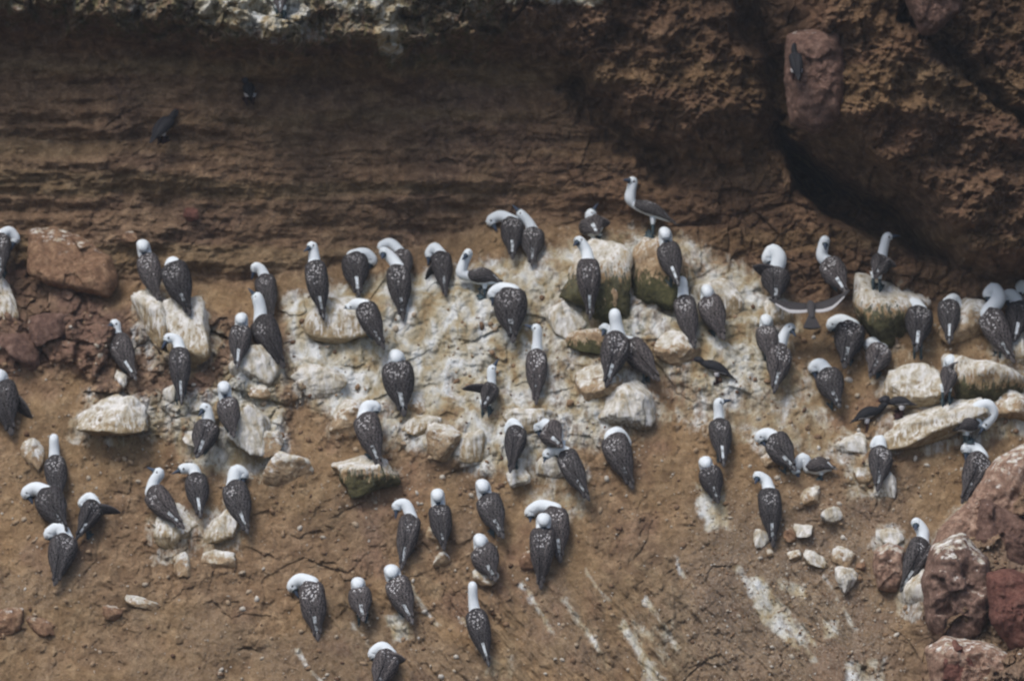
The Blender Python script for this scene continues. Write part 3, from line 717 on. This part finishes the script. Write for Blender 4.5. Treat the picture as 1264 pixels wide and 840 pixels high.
def bird(label, neck, tail, w, pose='cur', bill=None, roll=0, side=None, L=.56, dmin=.10, kind='booby', wing_out=None, bd=0.0, group='white-headed seabirds resting on the cliff slope', lift=.03, hs=1.0, dflip=1, foot_show=False):
    """neck: photo positions from the shoulder to the head; tail: tip; w: body width in photo pixels"""
    tern = kind == 'tern'; rump = random.choice((.34, .42, .46, .50, .56)); spot = random.uniform(.62, 1.12)
    S_ = np.array(neck[0], float); T_ = np.array(tail, float)
    mid = S_*.4+T_*.6
    gp = on_ground(*mid); s = (gp.y+CD)/CD
    def W(p, y=0.0): return np.array([(p[0]-632)*PX*s, y, (420-p[1])*PX*s])
    proj = np.linalg.norm(S_-T_)*PX*s
    D = math.sqrt(max(L*L-proj*proj, dmin*dmin))*dflip
    D = min(D, .34)
    if side: D = min(D, .06)
    S = W(S_, D*.6); T = W(T_, -D*.4)
    kw = (w*PX*s)/(.119*2)*random.uniform(.95, 1.05); kh = kw*.95
    ax = nrm(T-S)
    if side: d0 = np.array([0, -.25, 1.0])
    else: d0 = np.array([0, -1.0, .15])
    dor = nrm(d0-ax*np.dot(d0, ax)); sid = np.cross(ax, dor)
    a = R(roll); dor, sid = dor*math.cos(a)+sid*math.sin(a), sid*math.cos(a)-dor*math.sin(a)
    Lr = np.linalg.norm(T-S)
    # settle on the slope
    best = 1e9
    for t in np.linspace(.05, 1, 12):
        c = S+(T-S)*t
        hh = np.interp(t, BT+[1.0], BH+[.004])*kh
        hx = c[0]; hz = c[2]
        cl = hh*(.75 if not (tern and side) else .2)+(lift if t < .75 else -.005)
        for q in (hz, hz-hh*.5*(1 if side else 0)):
            best = min(best, surf_y(hx, q)-c[1]-cl)
    best = max(best, gp.y-.9)
    S[1] += best; T[1] += best
    # spine: tail end of the body -> shoulder -> neck -> head
    P = []; RW = []; RH = []; TT = []
    bend = dor*-.02
    for t in BT[::-1]:
        P.append(S+(T-S)*t+bend*math.sin(math.pi*min(t/.82, 1))*-1.0); RW.append(np.interp(t, BT, BW)*kw); RH.append(np.interp(t, BT, BH)*kh); TT.append(t)
    up = np.array([0, 0, 1.0]); toc = np.array([0, -1.0, 0])
    NR = .045*hs*min(max(kw, .8), 1.1)
    n_body = len(P)
    hp = None
    if pose == 'cur' and len(neck) == 3 and not side:
        m_ = ((neck[0][0]+neck[2][0])/2, (neck[0][1]+neck[2][1])/2)
        neck = [neck[0], (neck[1][0]*.75+m_[0]*.25, neck[1][1]*.75+m_[1]*.25+1.5), neck[2]]
    pts = [W(p) for p in neck[1:]]
    base_y = S[1]
    if pose == 'tuck':
        H_ = pts[-1]
        q1 = np.array([S[0]*.5+H_[0]*.5, base_y+.045, S[2]+.015]); q2 = np.array([H_[0], base_y+.03, H_[2]+.012]); q3 = np.array([H_[0]*.9+S[0]*.1, base_y-.035-.02*(not side), H_[2]-.004])
        P += [q1, q2, q3]; RW += [NR*1.6, NR*1.55, NR*1.3]; RH += [NR*1.2, NR*1.25, NR*1.05]
        hd = nrm(np.array([(S[0]-H_[0])*.6+ax[0]*.6, -.05, -1.0])); hr = NR*1.1
    elif pose == 'hide':
        q1 = S+np.array([0, .07, .0]); q2 = S+np.array([0, .10, -.07]); P += [q1, q2]; RW += [NR, NR]; RH += [NR, NR]
        hd = np.array([0, .3, -1.0]); hr = NR
    else:
        k = len(pts)
        for i, q in enumerate(pts):
            f = (i+1)/k
            dy = {'up': .02, 'cur': .05}[pose]*math.sin(f*math.pi*.6)
            if side: dy = 0
            P.append(np.array([q[0], base_y+dy-(bd*f), q[2]])); r = NR*((1.38-.40*f) if pose == 'up' and not side else (1.75-.80*f) if side else (1.75-.80*f))*(1+random.uniform(-.05, .05))
            RW.append(r); RH.append(r)
        RW[-1] = NR*(1.10 if pose == 'up' or side else 1.16); RH[-1] = RW[-1]*1.06
        if bill is None:
            hd = nrm(np.array([0, .9, .1])) if pose == 'up' else nrm(np.array([0, .5, -.8]))
        else:
            b_ = R(bill); hd = nrm(np.array([math.cos(b_), -.42 if pose == 'cur' else .05, math.sin(b_)]))
        nd = nrm(P[-1]-P[-2])
        if np.dot(hd, nd) < -.3: hd = nrm(hd+np.array([0, -.9, 0])+nd*.35)
        hr = NR*(1.05 if pose == 'up' or side else 1.15)
        # make the skull a little longer than the last neck ring
    head = P[-1].copy()
    hl = .034*hs
    P.append(head+hd*hl); RW.append(hr*.86); RH.append(hr*.84)
    P.append(head+hd*(hl+.026*hs)); RW.append(hr*.50); RH.append(hr*.48)
    P = [np.array(p) for p in P]; A = np.array(P)
    # blend shoulder thickness for smooth join
    n = len(P); rings = []; paint = []; uvs = []
    K = 20; fd = dor.copy(); prev = None; n_s = (n-1)*5
    for q in range(n_s+1):
        t = q/5
        c = cr(P, t); tg = nrm(cr(P, min(t+.05, n-1))-cr(P, max(t-.05, 0)))
        fd = nrm(fd-tg*np.dot(fd, tg)); fs = np.cross(tg, fd)*-1
        rw = float(cr(np.array(RW), t)) if t < n-1 else RW[-1]; rh = float(cr(np.array(RH), t)) if t < n-1 else RH[-1]
        bt = np.interp(t, range(n_body), TT) if t <= n_body-1 else -(t-(n_body-1))
        ring = []; pa = []; uv = []
        for j in range(K):
            th = 2*np.pi*j/K
            ring.append(c+fd*math.cos(th)*rh+fs*math.sin(th)*rw)
            dang = abs((th+math.pi) % (2*math.pi)-math.pi)
            if tern: wh = 0; spk = 0
            else:
                wh = 1 if bt < .035 else 0
                if bt >= .035 and dang > R(98): wh = 1
                if .60 < bt and dang < R(40): wh = rump
                spk = .95*(1-abs(bt-.25)/.30) if 0 < bt < .55 and dang < 1.2 else (.3 if bt > .4 else 0)
            pa.append((wh, max(spk, 0), 1 if t > n-1.5 else 0)); uv.append((bt*2+4, dang))
        rings.append(ring); paint.append(pa); uvs.append(uv)
    paint = [[(a_, b_*spot, c_) for a_, b_, c_ in pa] for pa in paint]
    mb = MB(); mb.loft(rings, paint, uvs)
    # folded wings lie over the flanks, tips over the tail
    jit = [random.uniform(.93, 1.08) for _ in range(4)]; droop = {1: random.uniform(-6, 14), -1: random.uniform(-6, 14)}; tipw = {1: random.uniform(.024, .036), -1: random.uniform(.024, .036)}
    def surf(t, th, off):
        c = S+(T-S)*t+dor*.02*math.sin(math.pi*min(t/.82, 1))
        hw = max(np.interp(t, BT+[1.0], BW+[.016])*kw*np.interp(t, [0, .3, .6, 1], jit), (tipw[1 if th > 0 else -1] if t > .5 else .018)*kw); hh = max(np.interp(t, BT+[1.0], BH+[.01])*kh, .014*kh)
        return c+dor*math.cos(th)*(hh+off)+sid*math.sin(th)*(hw+off)
    for sg in (1, -1):
        rings = []; paint = []; uvs = []; NT = 26; NVv = 9
        for i in range(NT+1):
            t = .015+(.885+.03*(droop[sg] > 4)-.015)*i/NT; q = i/NT
            th0 = np.interp(q, [0, .08, .3, .6, .8, 1], [60, 34, 18, 10, 16, 34])
            th1 = np.interp(q, [0, .08, .3, .55, .72, .85, 1], [75, 108+droop[sg], 122+droop[sg], 112+droop[sg], 96, 88, 66])
            h = .020*kw*math.sqrt(max(min(q/.08, 1), 0.02))*(1-.4*q)
            top, bot, pt, pb, ut, ub = [], [], [], [], [], []
            for j in range(NVv):
                v = j/(NVv-1); th = R(th0+(th1-th0)*v)*sg
                of = h*(1-abs(2*v-1)**6)+.004
                top.append(surf(t, th, of)); bot.append(surf(t, th, -.012))
                spk = .95*(1-v*1.9)*(1-abs(q-.25)/.36) if not tern else 0
                if not tern and .5 < q < .8: spk = max(spk, .33*(1-v))
                te = 1.0 if (tern and v > .86 and q > .25 and q < .8) else 0
                pt.append((te, max(spk, 0)*spot, 0)); pb.append((0, 0, 0)); ut.append((q, v)); ub.append((q, v))
            rings.append(top+bot[::-1]); paint.append(pt+pb[::-1]); uvs.append(ut+ub[::-1])
        if sg < 0: rings = [r[::-1] for r in rings]; paint = [r[::-1] for r in paint]; uvs = [r[::-1] for r in uvs]
        mb.loft(rings, paint, uvs)
    # tail
    rings = []; paint = []; uvs = []
    for i in range(8):
        q = i/7; t = .66+.34*q
        c = S+(T-S)*t+dor*.006*(1-q)
        hw = np.interp(q, [0, .4, .8, 1], [.036, .034, .024, .009])*kw; hh = .008*(1-q)+.003
        rings.append([c+sid*math.cos(x)*hw+dor*math.sin(x)*hh for x in np.linspace(0, 2*np.pi, 13)[:-1]])
        mid_w = [0 if tern else ((rump+.04 if q < .5 else rump-.06) if abs(math.cos(x)) < .30 else 0) for x in np.linspace(0, 2*np.pi, 13)[:-1]]
        paint.append([(x, 0, 0) for x in mid_w]); uvs.append([(q, .5+.5*math.cos(x)) for x in np.linspace(0, 2*np.pi, 13)[:-1]])
    mb.loft(rings, paint, uvs)
    if wing_out:
        # a half-opened wing held out from the body while preening
        A0 = S+(T-S)*.18; E = W(wing_out, A0[1]-.04)
        d = nrm(E-A0); up2 = nrm(np.array([0, -.5, 1.0])-d*np.dot(np.array([0, -.5, 1.0]), d)); nn = np.cross(d, up2)
        rings = []; paint = []; uvs = []
        for i in range(12):
            q = i/11; c = A0+(E-A0)*q+up2*.02*math.sin(q*3.1)
            hw = np.interp(q, [0, .25, .6, .85, 1], [.06, .075, .06, .038, .008])*kw; hh = .016*(1-q*.6)
            aa = np.linspace(0, 2*np.pi, 15)[:-1]
            rings.append([c+up2*math.cos(x)*hw+nn*math.sin(x)*hh for x in aa]); paint.append([(0, .25*(q < .5), 0)]*14); uvs.append([(q, .5+.5*math.cos(x)) for x in aa])
        mb.loft(rings, paint, uvs)
    # legs
    fwd = -ax if not side else -ax
    fw = np.array([fwd[0], fwd[1] if abs(fwd[1]) > .05 else .05, 0]); 
    ven = -dor
    hip = S+(T-S)*.46+ven*np.interp(.46, BT, BH)*kh*.55
    lat = nrm(np.cross(nrm(np.array([fw[0], fw[1], 0])), up))
    root_p = None
    for sg in (1, -1):
        hpnt = hip+lat*.030*sg
        gpt = drop(Vector(hpnt))
        if hpnt[2]-gpt.z > .25 or hpnt[2]-gpt.z < .005:
            gpt = Vector((hpnt[0], hpnt[1], hpnt[2]-.10))
        add_leg(mb, hpnt, gpt, fw)
        root_p = gpt if root_p is None else (root_p+gpt)/2
    root = bpy.data.objects.new('tern' if tern else 'booby', None); COL.objects.link(root); root.location = root_p
    root.empty_display_size = .05
    root['label'] = label; root['category'] = 'seabird' if not tern else 'tern'; root['group'] = group
    mb.build('body', M_TERN if tern else M_BOOBY, root)
    # bill
    if pose not in ('hide',):
        bl_ = MB(); b0 = head+hd*(hl+.006); Lb = (.088 if not tern else .05)*hs
        u1 = nrm(np.cross(hd, np.array([.3, .8, .2]))); u2 = np.cross(hd, u1); rings = []
        dn = nrm(np.array([0, 0, -1.0])-hd*np.dot(hd, np.array([0, 0, -1.0]))+1e-6)
        for q in (0, .15, .4, .7, .9, 1):
            r = np.interp(q, [0, .15, .4, .7, .9, 1], [.023, .021, .0165, .0105, .0055, .0015])*hs*(1.15 if not tern else .6)
            c = b0+hd*Lb*q+dn*.006*q*q
            rings.append([c+u1*math.cos(x)*r*.8+u2*math.sin(x)*r for x in np.linspace(0, 2*np.pi, 11)[:-1]])
        bl_.loft(rings, [[]]*6, [[]]*6); bl_.build('bill', M_RBILL if tern else M_BILL, root)
        # eyes, one on each side of the skull
        latv = nrm(np.cross(hd, up if abs(hd[2]) < .9 else toc))
        if abs(hd[2]) >= .9: latv = np.array([1.0, 0, 0])
        if abs(hd[0]) > .35 or side: 
            latv = nrm(np.cross(hd, nrm(np.cross(np.array([0, -1.0, 0]), hd))))
        for sg in (1, -1):
            c = head+hd*hl*.55+latv*sg*hr*.80; e = MB(); r = .0115*hs; rings = []
            for ph in np.linspace(-1.4, 1.4, 6):
                rings.append([c+r*np.array([math.cos(ph)*math.cos(x), math.cos(ph)*math.sin(x), math.sin(ph)]) for x in np.linspace(0, 2*np.pi, 9)[:-1]])
            e.loft(rings, [[]]*6, [[]]*6); e.build('eye', M_EYE, root)
    return root
def reg(ox, oy, sc):
    return lambda *p: [(ox+a/sc, oy+b/sc) for a, b in p]
R1 = (0, 250, 3.653); R2 = (300, 250, 3.653); R3 = (560, 200, 3.653); R4 = (840, 240, 2.981)
R5 = (0, 440, 2.8); R6 = (330, 560, 3.0); R7 = (400, 370, 3.0095); R8 = (820, 460, 2.2095)
# (region, neck points shoulder..head, tail tip, width, pose, bill angle, roll, label, extras)
B = [
 (R1, [(0, 150), (40, 112), (68, 160)], (14, 345), 95, 'cur', 250, 0, 'bird cut off by the upper left edge, curved white neck bent down to its right', {}),
 (R1, [(665, 240), (650, 198)], (728, 445), 108, 'tuck', None, 10, 'bird atop the yellow and white streaked column, white head resting on its shoulders', {}),
 (R1, [(785, 275), (790, 270)], (872, 512), 128, 'hide', None, 15, 'dark bird with its head out of sight, beside one on the streaked column', {}),
 (R1, [(525, 605), (520, 580), (517, 548)], (622, 800), 112, 'up', 215, 20, 'bird with a thick white neck standing above the flat overhanging slab', {}),
 (R1, [(812, 655), (805, 612), (765, 608)], (828, 912), 100, 'cur', 235, 0, 'bird seen from behind with head turned left, below the ribbed yellowish rock', {}),
 (R1, [(1090, 560), (1088, 525)], (1075, 750), 95, 'tuck', None, 0, 'slim hunched bird just left of one with a long upright neck', {}),
 (R2, [(95, 335), (78, 300), (55, 288)], (138, 535), 98, 'up', 250, 10, 'bird with head lowered left, standing right behind the long winged upright bird', {}),
 (R2, [(78, 525), (76, 480), (64, 432)], (190, 745), 128, 'up', 130, 15, 'long winged bird with upright white neck on the white sloping boulder', {}),
 (R2, [(325, 265), (322, 225), (316, 198)], (370, 530), 104, 'up', 230, 5, 'upright bird with bill at its breast, third cluster from the left, standing alone', {}),
 (R2, [(500, 240), (548, 222), (578, 258)], (525, 425), 120, 'cur', 250, 0, 'bird arching its white neck flat to the right at the foot of the wall', {}),
 (R2, [(712, 225), (665, 168), (625, 195)], (742, 360), 90, 'cur', 260, 0, 'bird mostly hidden behind another, only its curved white neck showing above', {}),
 (R2, [(695, 285), (668, 240), (638, 222)], (724, 535), 110, 'cur', 265, 0, 'bird in front of a near twin, neck leaning left and back finely spotted', {}),
 (R2, [(890, 230), (862, 186), (840, 225)], (916, 425), 100, 'cur', 262, 0, 'spotted bird left of the one in profile, one dark wing drooping at its left', {'wing_out': (822, 345)}),
 (R3, [(72, 515), (36, 500), (48, 452), (66, 412)], (232, 548), 96, 'up', 232, 0, 'bird in profile facing left with white belly and bill laid on its breast', {'side': 'L'}),
 (R2, [(548, 462), (510, 450), (487, 470)], (642, 662), 104, 'cur', 200, 10, 'bird with big white head hanging left on the guano rock left of centre', {}),
 (R3, [(262, 262), (210, 228), (168, 262)], (266, 440), 104, 'cur', 300, 0, 'left bird of the pair high on the slope, neck curled down to the left', {}),
 (R3, [(358, 310), (335, 268), (308, 238)], (352, 470), 108, 'up', 130, 0, 'right bird of the pair high on the slope, neck leaning up to the left', {}),
 (R3, [(618, 285), (618, 262), (618, 238)], (650, 325), 118, 'up', 60, 0, 'dark bird sitting low on top of the large guano covered block', {'wing_out': (705, 272), 'L': .42}),
 (R3, [(812, 190), (795, 165), (800, 125), (808, 88)], (1012, 285), 78, 'up', 190, 0, 'highest bird on the slope, in full profile with a long tail pointing right', {'side': 'L'}),
 (R3, [(605, 432), (600, 392), (568, 356)], (615, 710), 104, 'cur', 235, 0, 'bird facing away on the guano block with a row of white spots across its back', {}),
 (R3, [(962, 372), (955, 325)], (1012, 560), 110, 'tuck', None, 15, 'round headed bird on the greenish dark rock below the highest bird', {}),
 (R3, [(1036, 612), (1034, 575), (1032, 538)], (1082, 840), 108, 'up', None, 10, 'upright bird on the pale wedge shaped rock, left of a hunched one', {}),
 (R4, [(100, 382), (100, 360)], (158, 535), 95, 'tuck', None, 15, 'hunched bird against the smooth grey white rock face', {}),
 (R3, [(255, 585), (212, 562), (182, 592)], (270, 815), 150, 'cur', 260, 10, 'broad bird below the profile bird, white neck curving over to the left', {}),
 (R7, [(790, 190), (792, 150), (792, 108)], (787, 390), 80, 'up', 160, 0, 'slender bird with a tall straight white neck in the centre of the slope', {}),
 (R7, [(1092, 130), (1086, 95), (1080, 56)], (1045, 325), 108, 'up', None, -10, 'tall necked bird on the tan shoulder in front of another bird', {}),
 (R7, [(1135, 160), (1080, 145), (1045, 108)], (1245, 300), 95, 'cur', 262, 20, 'bird behind a tall necked one, tail pointing far down to the right', {}),
 (R4, [(350, 285), (362, 235), (340, 205), (322, 232)], (345, 400), 105, 'cur', 290, 0, 'bird with its neck coiled in a ring, left of the cave floor', {'wing_out': (265, 265)}),
 (R4, [(545, 250), (520, 225), (530, 172)], (605, 365), 98, 'up', 268, 15, 'bird with bill pressed down its white neck, above the flying tern', {}),
 (R4, [(738, 240), (745, 205), (757, 158)], (705, 310), 80, 'up', 10, -10, 'bird in the cave shadow above the tall dome shaped rock', {'wing_out': (790, 265)}),
 (R4, [(315, 492), (318, 465)], (330, 620), 84, 'tuck', None, 0, 'small hunched bird partly behind the one with a slanting neck', {}),
 (R4, [(368, 560), (385, 515), (405, 490)], (340, 730), 92, 'up', 285, -15, 'bird with a long white neck slanting up to the right, overlapping a smaller one', {}),
 (R4, [(540, 655), (515, 615), (492, 636)], (582, 785), 104, 'cur', 280, 15, 'bird with a white arch for a head alone below the flying tern', {}),
 (R4, [(628, 482), (590, 456), (560, 478)], (596, 640), 108, 'cur', 300, 0, 'bird with its white neck laid over to the left, just right of the flying tern', {}),
 (R4, [(880, 425), (862, 396), (835, 412)], (860, 578), 108, 'cur', 262, 0, 'bird with head turned left right in front of the dome shaped rock', {}),
 (R4, [(990, 395), (1010, 374), (1022, 402)], (983, 550), 84, 'cur', 265, 0, 'dark bird beside the dome shaped rock with a sliver of white at its right', {}),
 (R4, [(738, 565), (715, 538), (695, 552)], (690, 670), 92, 'cur', 290, -10, 'small dark bird under the dome shaped rock with a thin white crown', {'L': .42}),
 (R4, [(1132, 432), (1170, 385), (1158, 345), (1138, 362)], (1225, 620), 105, 'cur', 262, 20, 'bird near the right edge with a white neck looped in an S', {}),
 (R4, [(1255, 410), (1222, 360), (1205, 375)], (1222, 540), 98, 'cur', 280, 0, 'bird between the S necked one and one cut off by the right edge', {}),
 (R4, [(1290, 370), (1262, 322), (1252, 345)], (1295, 520), 90, 'cur', 270, 0, 'bird nearly cut off by the right edge, only head and neck in view', {}),
 (R4, [(985, 645), (988, 612)], (962, 735), 62, 'tuck', None, -10, 'bird squeezed behind the orange topped boulder, white head above it', {'wing_out': (1030, 615), 'L': .4}),
 (R8, [(850, 140), (852, 100), (882, 88), (898, 112), (878, 140)], (785, 158), 62, 'cur', 230, 0, 'bird by the right edge with its neck curled in a wide loop', {'side': 'R', 'L': .35, 'lift': -.03}),
 (R8, [(150, 132), (149, 108), (148, 82)], (160, 255), 64, 'up', 15, 0, 'upright bird with bill to the right, on the open slope right of centre', {}),
 (R8, [(302, 180), (283, 160), (263, 175)], (356, 265), 74, 'cur', 300, 25, 'bird asleep with a striped wing slanting down right', {'L': .48}),
 (R8, [(392, 258), (378, 232), (358, 262)], (472, 262), 58, 'cur', 290, 0, 'bird lying with its tail to the right and head drawn back', {'side': 'L', 'lift': -.05}),
 (R8, [(592, 208), (590, 172), (576, 198)], (576, 322), 64, 'cur', 285, -5, 'slim bird on the right slope with head bowed, standing on lumpy whitish stones', {}),
 (R8, [(866, 226), (852, 200), (828, 206)], (806, 355), 74, 'cur', 262, -15, 'bird at the upper tip of the red outcrop with bill tucked down', {}),
 (R8, [(122, 262), (112, 246)], (146, 355), 64, 'tuck', None, 10, 'small hunched bird on a chalky streak right of centre', {'L': .42}),
 (R8, [(285, 316), (280, 290), (258, 282)], (296, 475), 64, 'cur', 262, 0, 'bird with a blue bill pointing down at the edge of the gravel', {}),
 (R8, [(706, 456), (708, 428), (690, 410)], (640, 595), 70, 'cur', 268, -20, 'lone bird with blue bill on the stone beside the red boulder', {}),
 (R7, [(152, 428), (160, 390), (190, 398)], (215, 622), 104, 'cur', 275, 15, 'bird on top of the striped boulder, head bent to the right', {}),
 (R7, [(268, 235), (270, 215)], (300, 432), 116, 'tuck', None, 5, 'broad hunched bird with only a low white cap, left of centre', {}),
 (R7, [(622, 322), (622, 295), (622, 262)], (588, 405), 66, 'up', 60, -15, 'bird in the centre holding its wing straight out to the left', {'L': .42, 'wing_out': (512, 330)}),
 (R7, [(718, 475), (700, 445), (686, 482)], (690, 640), 80, 'cur', 275, -5, 'slim bird with its head bent left, above the small round white stone', {}),
 (R7, [(840, 480), (812, 450), (790, 470)], (885, 545), 100, 'cur', 290, 30, 'bird crouched flat in the centre with only a white cap above its wing', {'L': .40}),
 (R7, [(895, 565), (862, 545), (832, 570)], (985, 742), 92, 'cur', 245, 20, 'bird stretching its white head to the left below a crouched one', {}),
 (R7, [(1070, 505), (1092, 486), (1118, 530)], (1148, 702), 108, 'cur', 275, 15, 'bird with its white neck hanging over to the right below the big white block', {}),
 (R6, [(532, 232), (512, 175), (480, 192)], (495, 430), 88, 'cur', 262, -5, 'bird with blue bill pointing down, leftmost of the lower middle row of three', {}),
 (R6, [(636, 198), (630, 155)], (656, 355), 84, 'tuck', None, 0, 'middle bird of the lower middle row of three, head laid down its back', {}),
 (R6, [(812, 160), (798, 122)], (876, 310), 98, 'tuck', None, 15, 'right bird of the lower middle row of three, leaning left', {}),
 (R6, [(1062, 205), (1010, 184), (975, 215)], (1085, 400), 100, 'cur', 270, 0, 'rear bird of the overlapping pair in the lower middle, neck curled left', {}),
 (R6, [(1020, 272), (1024, 245)], (1012, 500), 92, 'tuck', None, 0, 'front bird of the overlapping pair in the lower middle, spotted back', {}),
 (R6, [(795, 350), (790, 325)], (848, 468), 100, 'tuck', None, 15, 'small plump dark bird below the lower middle row', {'L': .42}),
 (R6, [(160, 478), (118, 458), (92, 490)], (190, 690), 98, 'cur', 300, 5, 'bird with blue bill and neck stretched left, lower left of the middle', {}),
 (R6, [(340, 505), (335, 482)], (360, 615), 88, 'tuck', None, 5, 'smallest dark bird near the bottom, between a stretched one and a leaning one', {'L': .42}),
 (R6, [(475, 465), (460, 438)], (542, 625), 98, 'tuck', None, 15, 'leaning bird near the bottom just right of the smallest one', {}),
 (R6, [(768, 580), (762, 540), (760, 492)], (822, 782), 84, 'up', None, 5, 'bird near the bottom with a thin tall white neck like a post', {}),
 (R6, [(452, 740), (425, 708), (393, 740)], (398, 880), 100, 'cur', 280, -10, 'lowest bird, cut by the bottom edge, one wing held out to the right', {'wing_out': (512, 762)}),
 (R5, [(0, 90), (-2, 72)], (48, 272), 110, 'tuck', None, 15, 'bird cropped by the left edge at mid height, dark wing in view', {'wing_out': (112, 212)}),
 (R5, [(185, 352), (184, 320), (183, 285)], (215, 502), 78, 'up', None, 5, 'bird at lower left with a tall straight white neck behind a stooping one', {}),
 (R5, [(155, 470), (118, 448), (90, 472)], (238, 600), 98, 'cur', 300, 15, 'stooping bird at lower left in front of the tall straight necked one', {}),
 (R5, [(328, 508), (310, 474), (284, 505)], (270, 628), 78, 'cur', 290, -20, 'bird at lower left opening one wing out to the right', {'wing_out': (418, 538)}),
 (R5, [(225, 625), (205, 580), (168, 612)], (195, 788), 94, 'cur', 290, -5, 'lowest bird at far left, preening with its head bowed', {}),
 (R5, [(522, 465), (530, 432), (548, 405)], (642, 592), 94, 'up', 150, 15, 'left bird of the row of three on pale boulders, body slanting right', {}),
 (R5, [(675, 412), (668, 380), (634, 388)], (698, 555), 84, 'cur', 200, 0, 'middle bird of the row of three, white head turned left', {}),
 (R5, [(805, 440), (812, 382), (838, 405)], (862, 608), 90, 'cur', 275, 10, 'right bird of the row of three, head bent right on the squarish boulder', {}),
 (R5, [(722, 235), (718, 200), (710, 178)], (685, 348), 98, 'up', 245, -10, 'left bird of two perched close together, bill down on its breast', {}),
 (R5, [(786, 150), (776, 108)], (816, 278), 80, 'tuck', None, 5, 'right bird of two perched close together, higher and smaller', {}),
]
for (rg, neck, tail, w, pose, bill, roll, label, ex) in B:
    f = reg(*rg); ex = dict(ex)
    if 'wing_out' in ex: ex['wing_out'] = f(ex['wing_out'])[0]
    bird(label, f(*neck), f(tail)[0], w/rg[2], pose, bill, roll, **ex)
TG = 'dark grey terns on the cliff'
bird('dark tern with a white trailing mark clinging to the layered wall at upper left', [(211, 148), (213, 145), (216, 141)], (187, 178), 19, 'up', 60, 20, kind='tern', L=.34, hs=.8, group=TG, lift=.02)
bird('dark tern perched on the flat red slab high on the cliff', [(981, 68), (980, 62), (980, 58)], (984, 101), 17, 'up', 80, 0, kind='tern', L=.36, hs=.6, group=TG, lift=.02)
bird('dark tern standing sideways in front of the pale wedge shaped rock', [(868, 448), (864, 444), (861, 443)], (908, 468), 15, 'up', 190, 0, side='L', kind='tern', L=.34, hs=.62, group=TG, lift=.02)
bird('dark tern lying with its tail to the left above the pale stone', [(1084, 506), (1090, 500), (1094, 497)], (1048, 522), 17, 'up', 20, 0, side='R', kind='tern', L=.34, hs=.62, group=TG, lift=.02)
bird('dark tern mostly hidden, its tail pointing right over the slanting slab', [(1098, 496), (1094, 493), (1091, 493)], (1132, 500), 14, 'up', 190, 0, side='L', kind='tern', L=.34, hs=.8, group=TG, lift=.02)
bird('dark bird at the very top edge standing on the guano ledge', [(346, -8), (345, -16), (345, -24)], (347, 18), 18, 'up', 80, 0, L=.36, group='dark birds on the upper ledge', lift=.02, hs=.8)
bird('small dark tern huddled under the ledge in the shadow right of the clinging tern', [(306, 106), (304, 102), (303, 100)], (312, 122), 14, 'tuck', 80, 0, kind='tern', L=.2, hs=.6, group=TG, lift=.02)

# flying tern, wings spread, seen from behind
def flying_tern():
    g = on_ground(1000, 400); y = g.y-.35; s = (y+CD)/CD
    def W(px, py, dy=0): return np.array([(px-632)*PX*s, y+dy, (420-py)*PX*s])
    mb = MB()
    hub = W(1001, 380)
    prof = [(W(1001, 372, .17), .012), (W(1001, 373, .13), .024), (W(1001, 375, .06), .036), (W(1001, 378, 0), .042), (W(1001, 384, -.08), .034), (W(1002, 392, -.14), .02)]
    rings = []
    for c, r in prof: rings.append([c+np.array([math.cos(x)*r, 0, math.sin(x)*r*.8]) for x in np.linspace(0, 2*np.pi, 15)[:-1]])
    mb.loft(rings, [[(0, 0, 0)]*14]*6, [[(0, 0)]*14]*6)
    # fanned tail
    rings = []
    for q in np.linspace(0, 1, 6):
        c = W(1001, 386+18*q, -.10-.10*q); hw = .018+.062*q; aa = np.linspace(0, 2*np.pi, 17)[:-1]
        rings.append([c+np.array([math.cos(x)*hw, 0, math.sin(x)*(.006+.002*q)-(.012*q*(1-math.cos(x)**2))]) for x in aa])
    mb.loft(rings, [[(0, 0, 0)]*16]*6, [[(q, 0)]*16 for q in range(6)])
    for sg, tip in ((-1, (949, 368)), (1, (1049, 357))):
        rings = []; paint = []; uv = []
        for i in range(17):
            q = i/16
            px = 1001+sg*3+(tip[0]-1001-sg*3)*q
            le = 374-3*math.sin(q*math.pi)-(374-tip[1])*q**1.5   # leading edge (far side)
            ch = np.interp(q, [0, .35, .7, 1], [.15, .175, .12, .01])
            top = []; bot = []; pt = []; ut = []
            for j in range(7):
                v = j/6
                c = W(px, le+11*v*np.interp(q, [0, .5, 1], [1, .9, .15])+7*math.sin(q*math.pi)*(.4+.6*v), .09-ch*v-.06*q*q)
                th = .006*(1-abs(2*v-1)**3)*(1-.6*q)+.0012
                top.append(c+np.array([0, -th*.5, th])); bot.append(c-np.array([0, -th*.5, th])); pt.append((1 if v > .8 and q < .82 else 0, 0, 0)); ut.append((q*2, v))
            rings.append(top+bot[::-1]); paint.append(pt+pt[::-1]); uv.append(ut+ut[::-1])
        mb.loft(rings, paint, uv)
    root = bpy.data.objects.new('tern', None); COL.objects.link(root); root.location = Vector(hub)
    root['label'] = 'grey tern in flight with wings spread and white trailing edges'; root['category'] = 'tern'; root['group'] = TG
    mb.build('body', plumage('flying_tern_plumage', (.03, .03, .034), (.06, .058, .062), (.12, .12, .125), (.45, .45, .47), (.03, .012, .012), .6), root)
    b = MB(); c0 = W(1001, 372, .18); rings = []
    for q in (0, .5, 1):
        rings.append([c0+np.array([math.cos(x)*.006*(1.05-q), .045*q, math.sin(x)*.007*(1.05-q)]) for x in np.linspace(0, 2*np.pi, 9)[:-1]])
    b.loft(rings, [[]]*3, [[]]*3); b.build('bill', M_RBILL, root)
flying_tern()
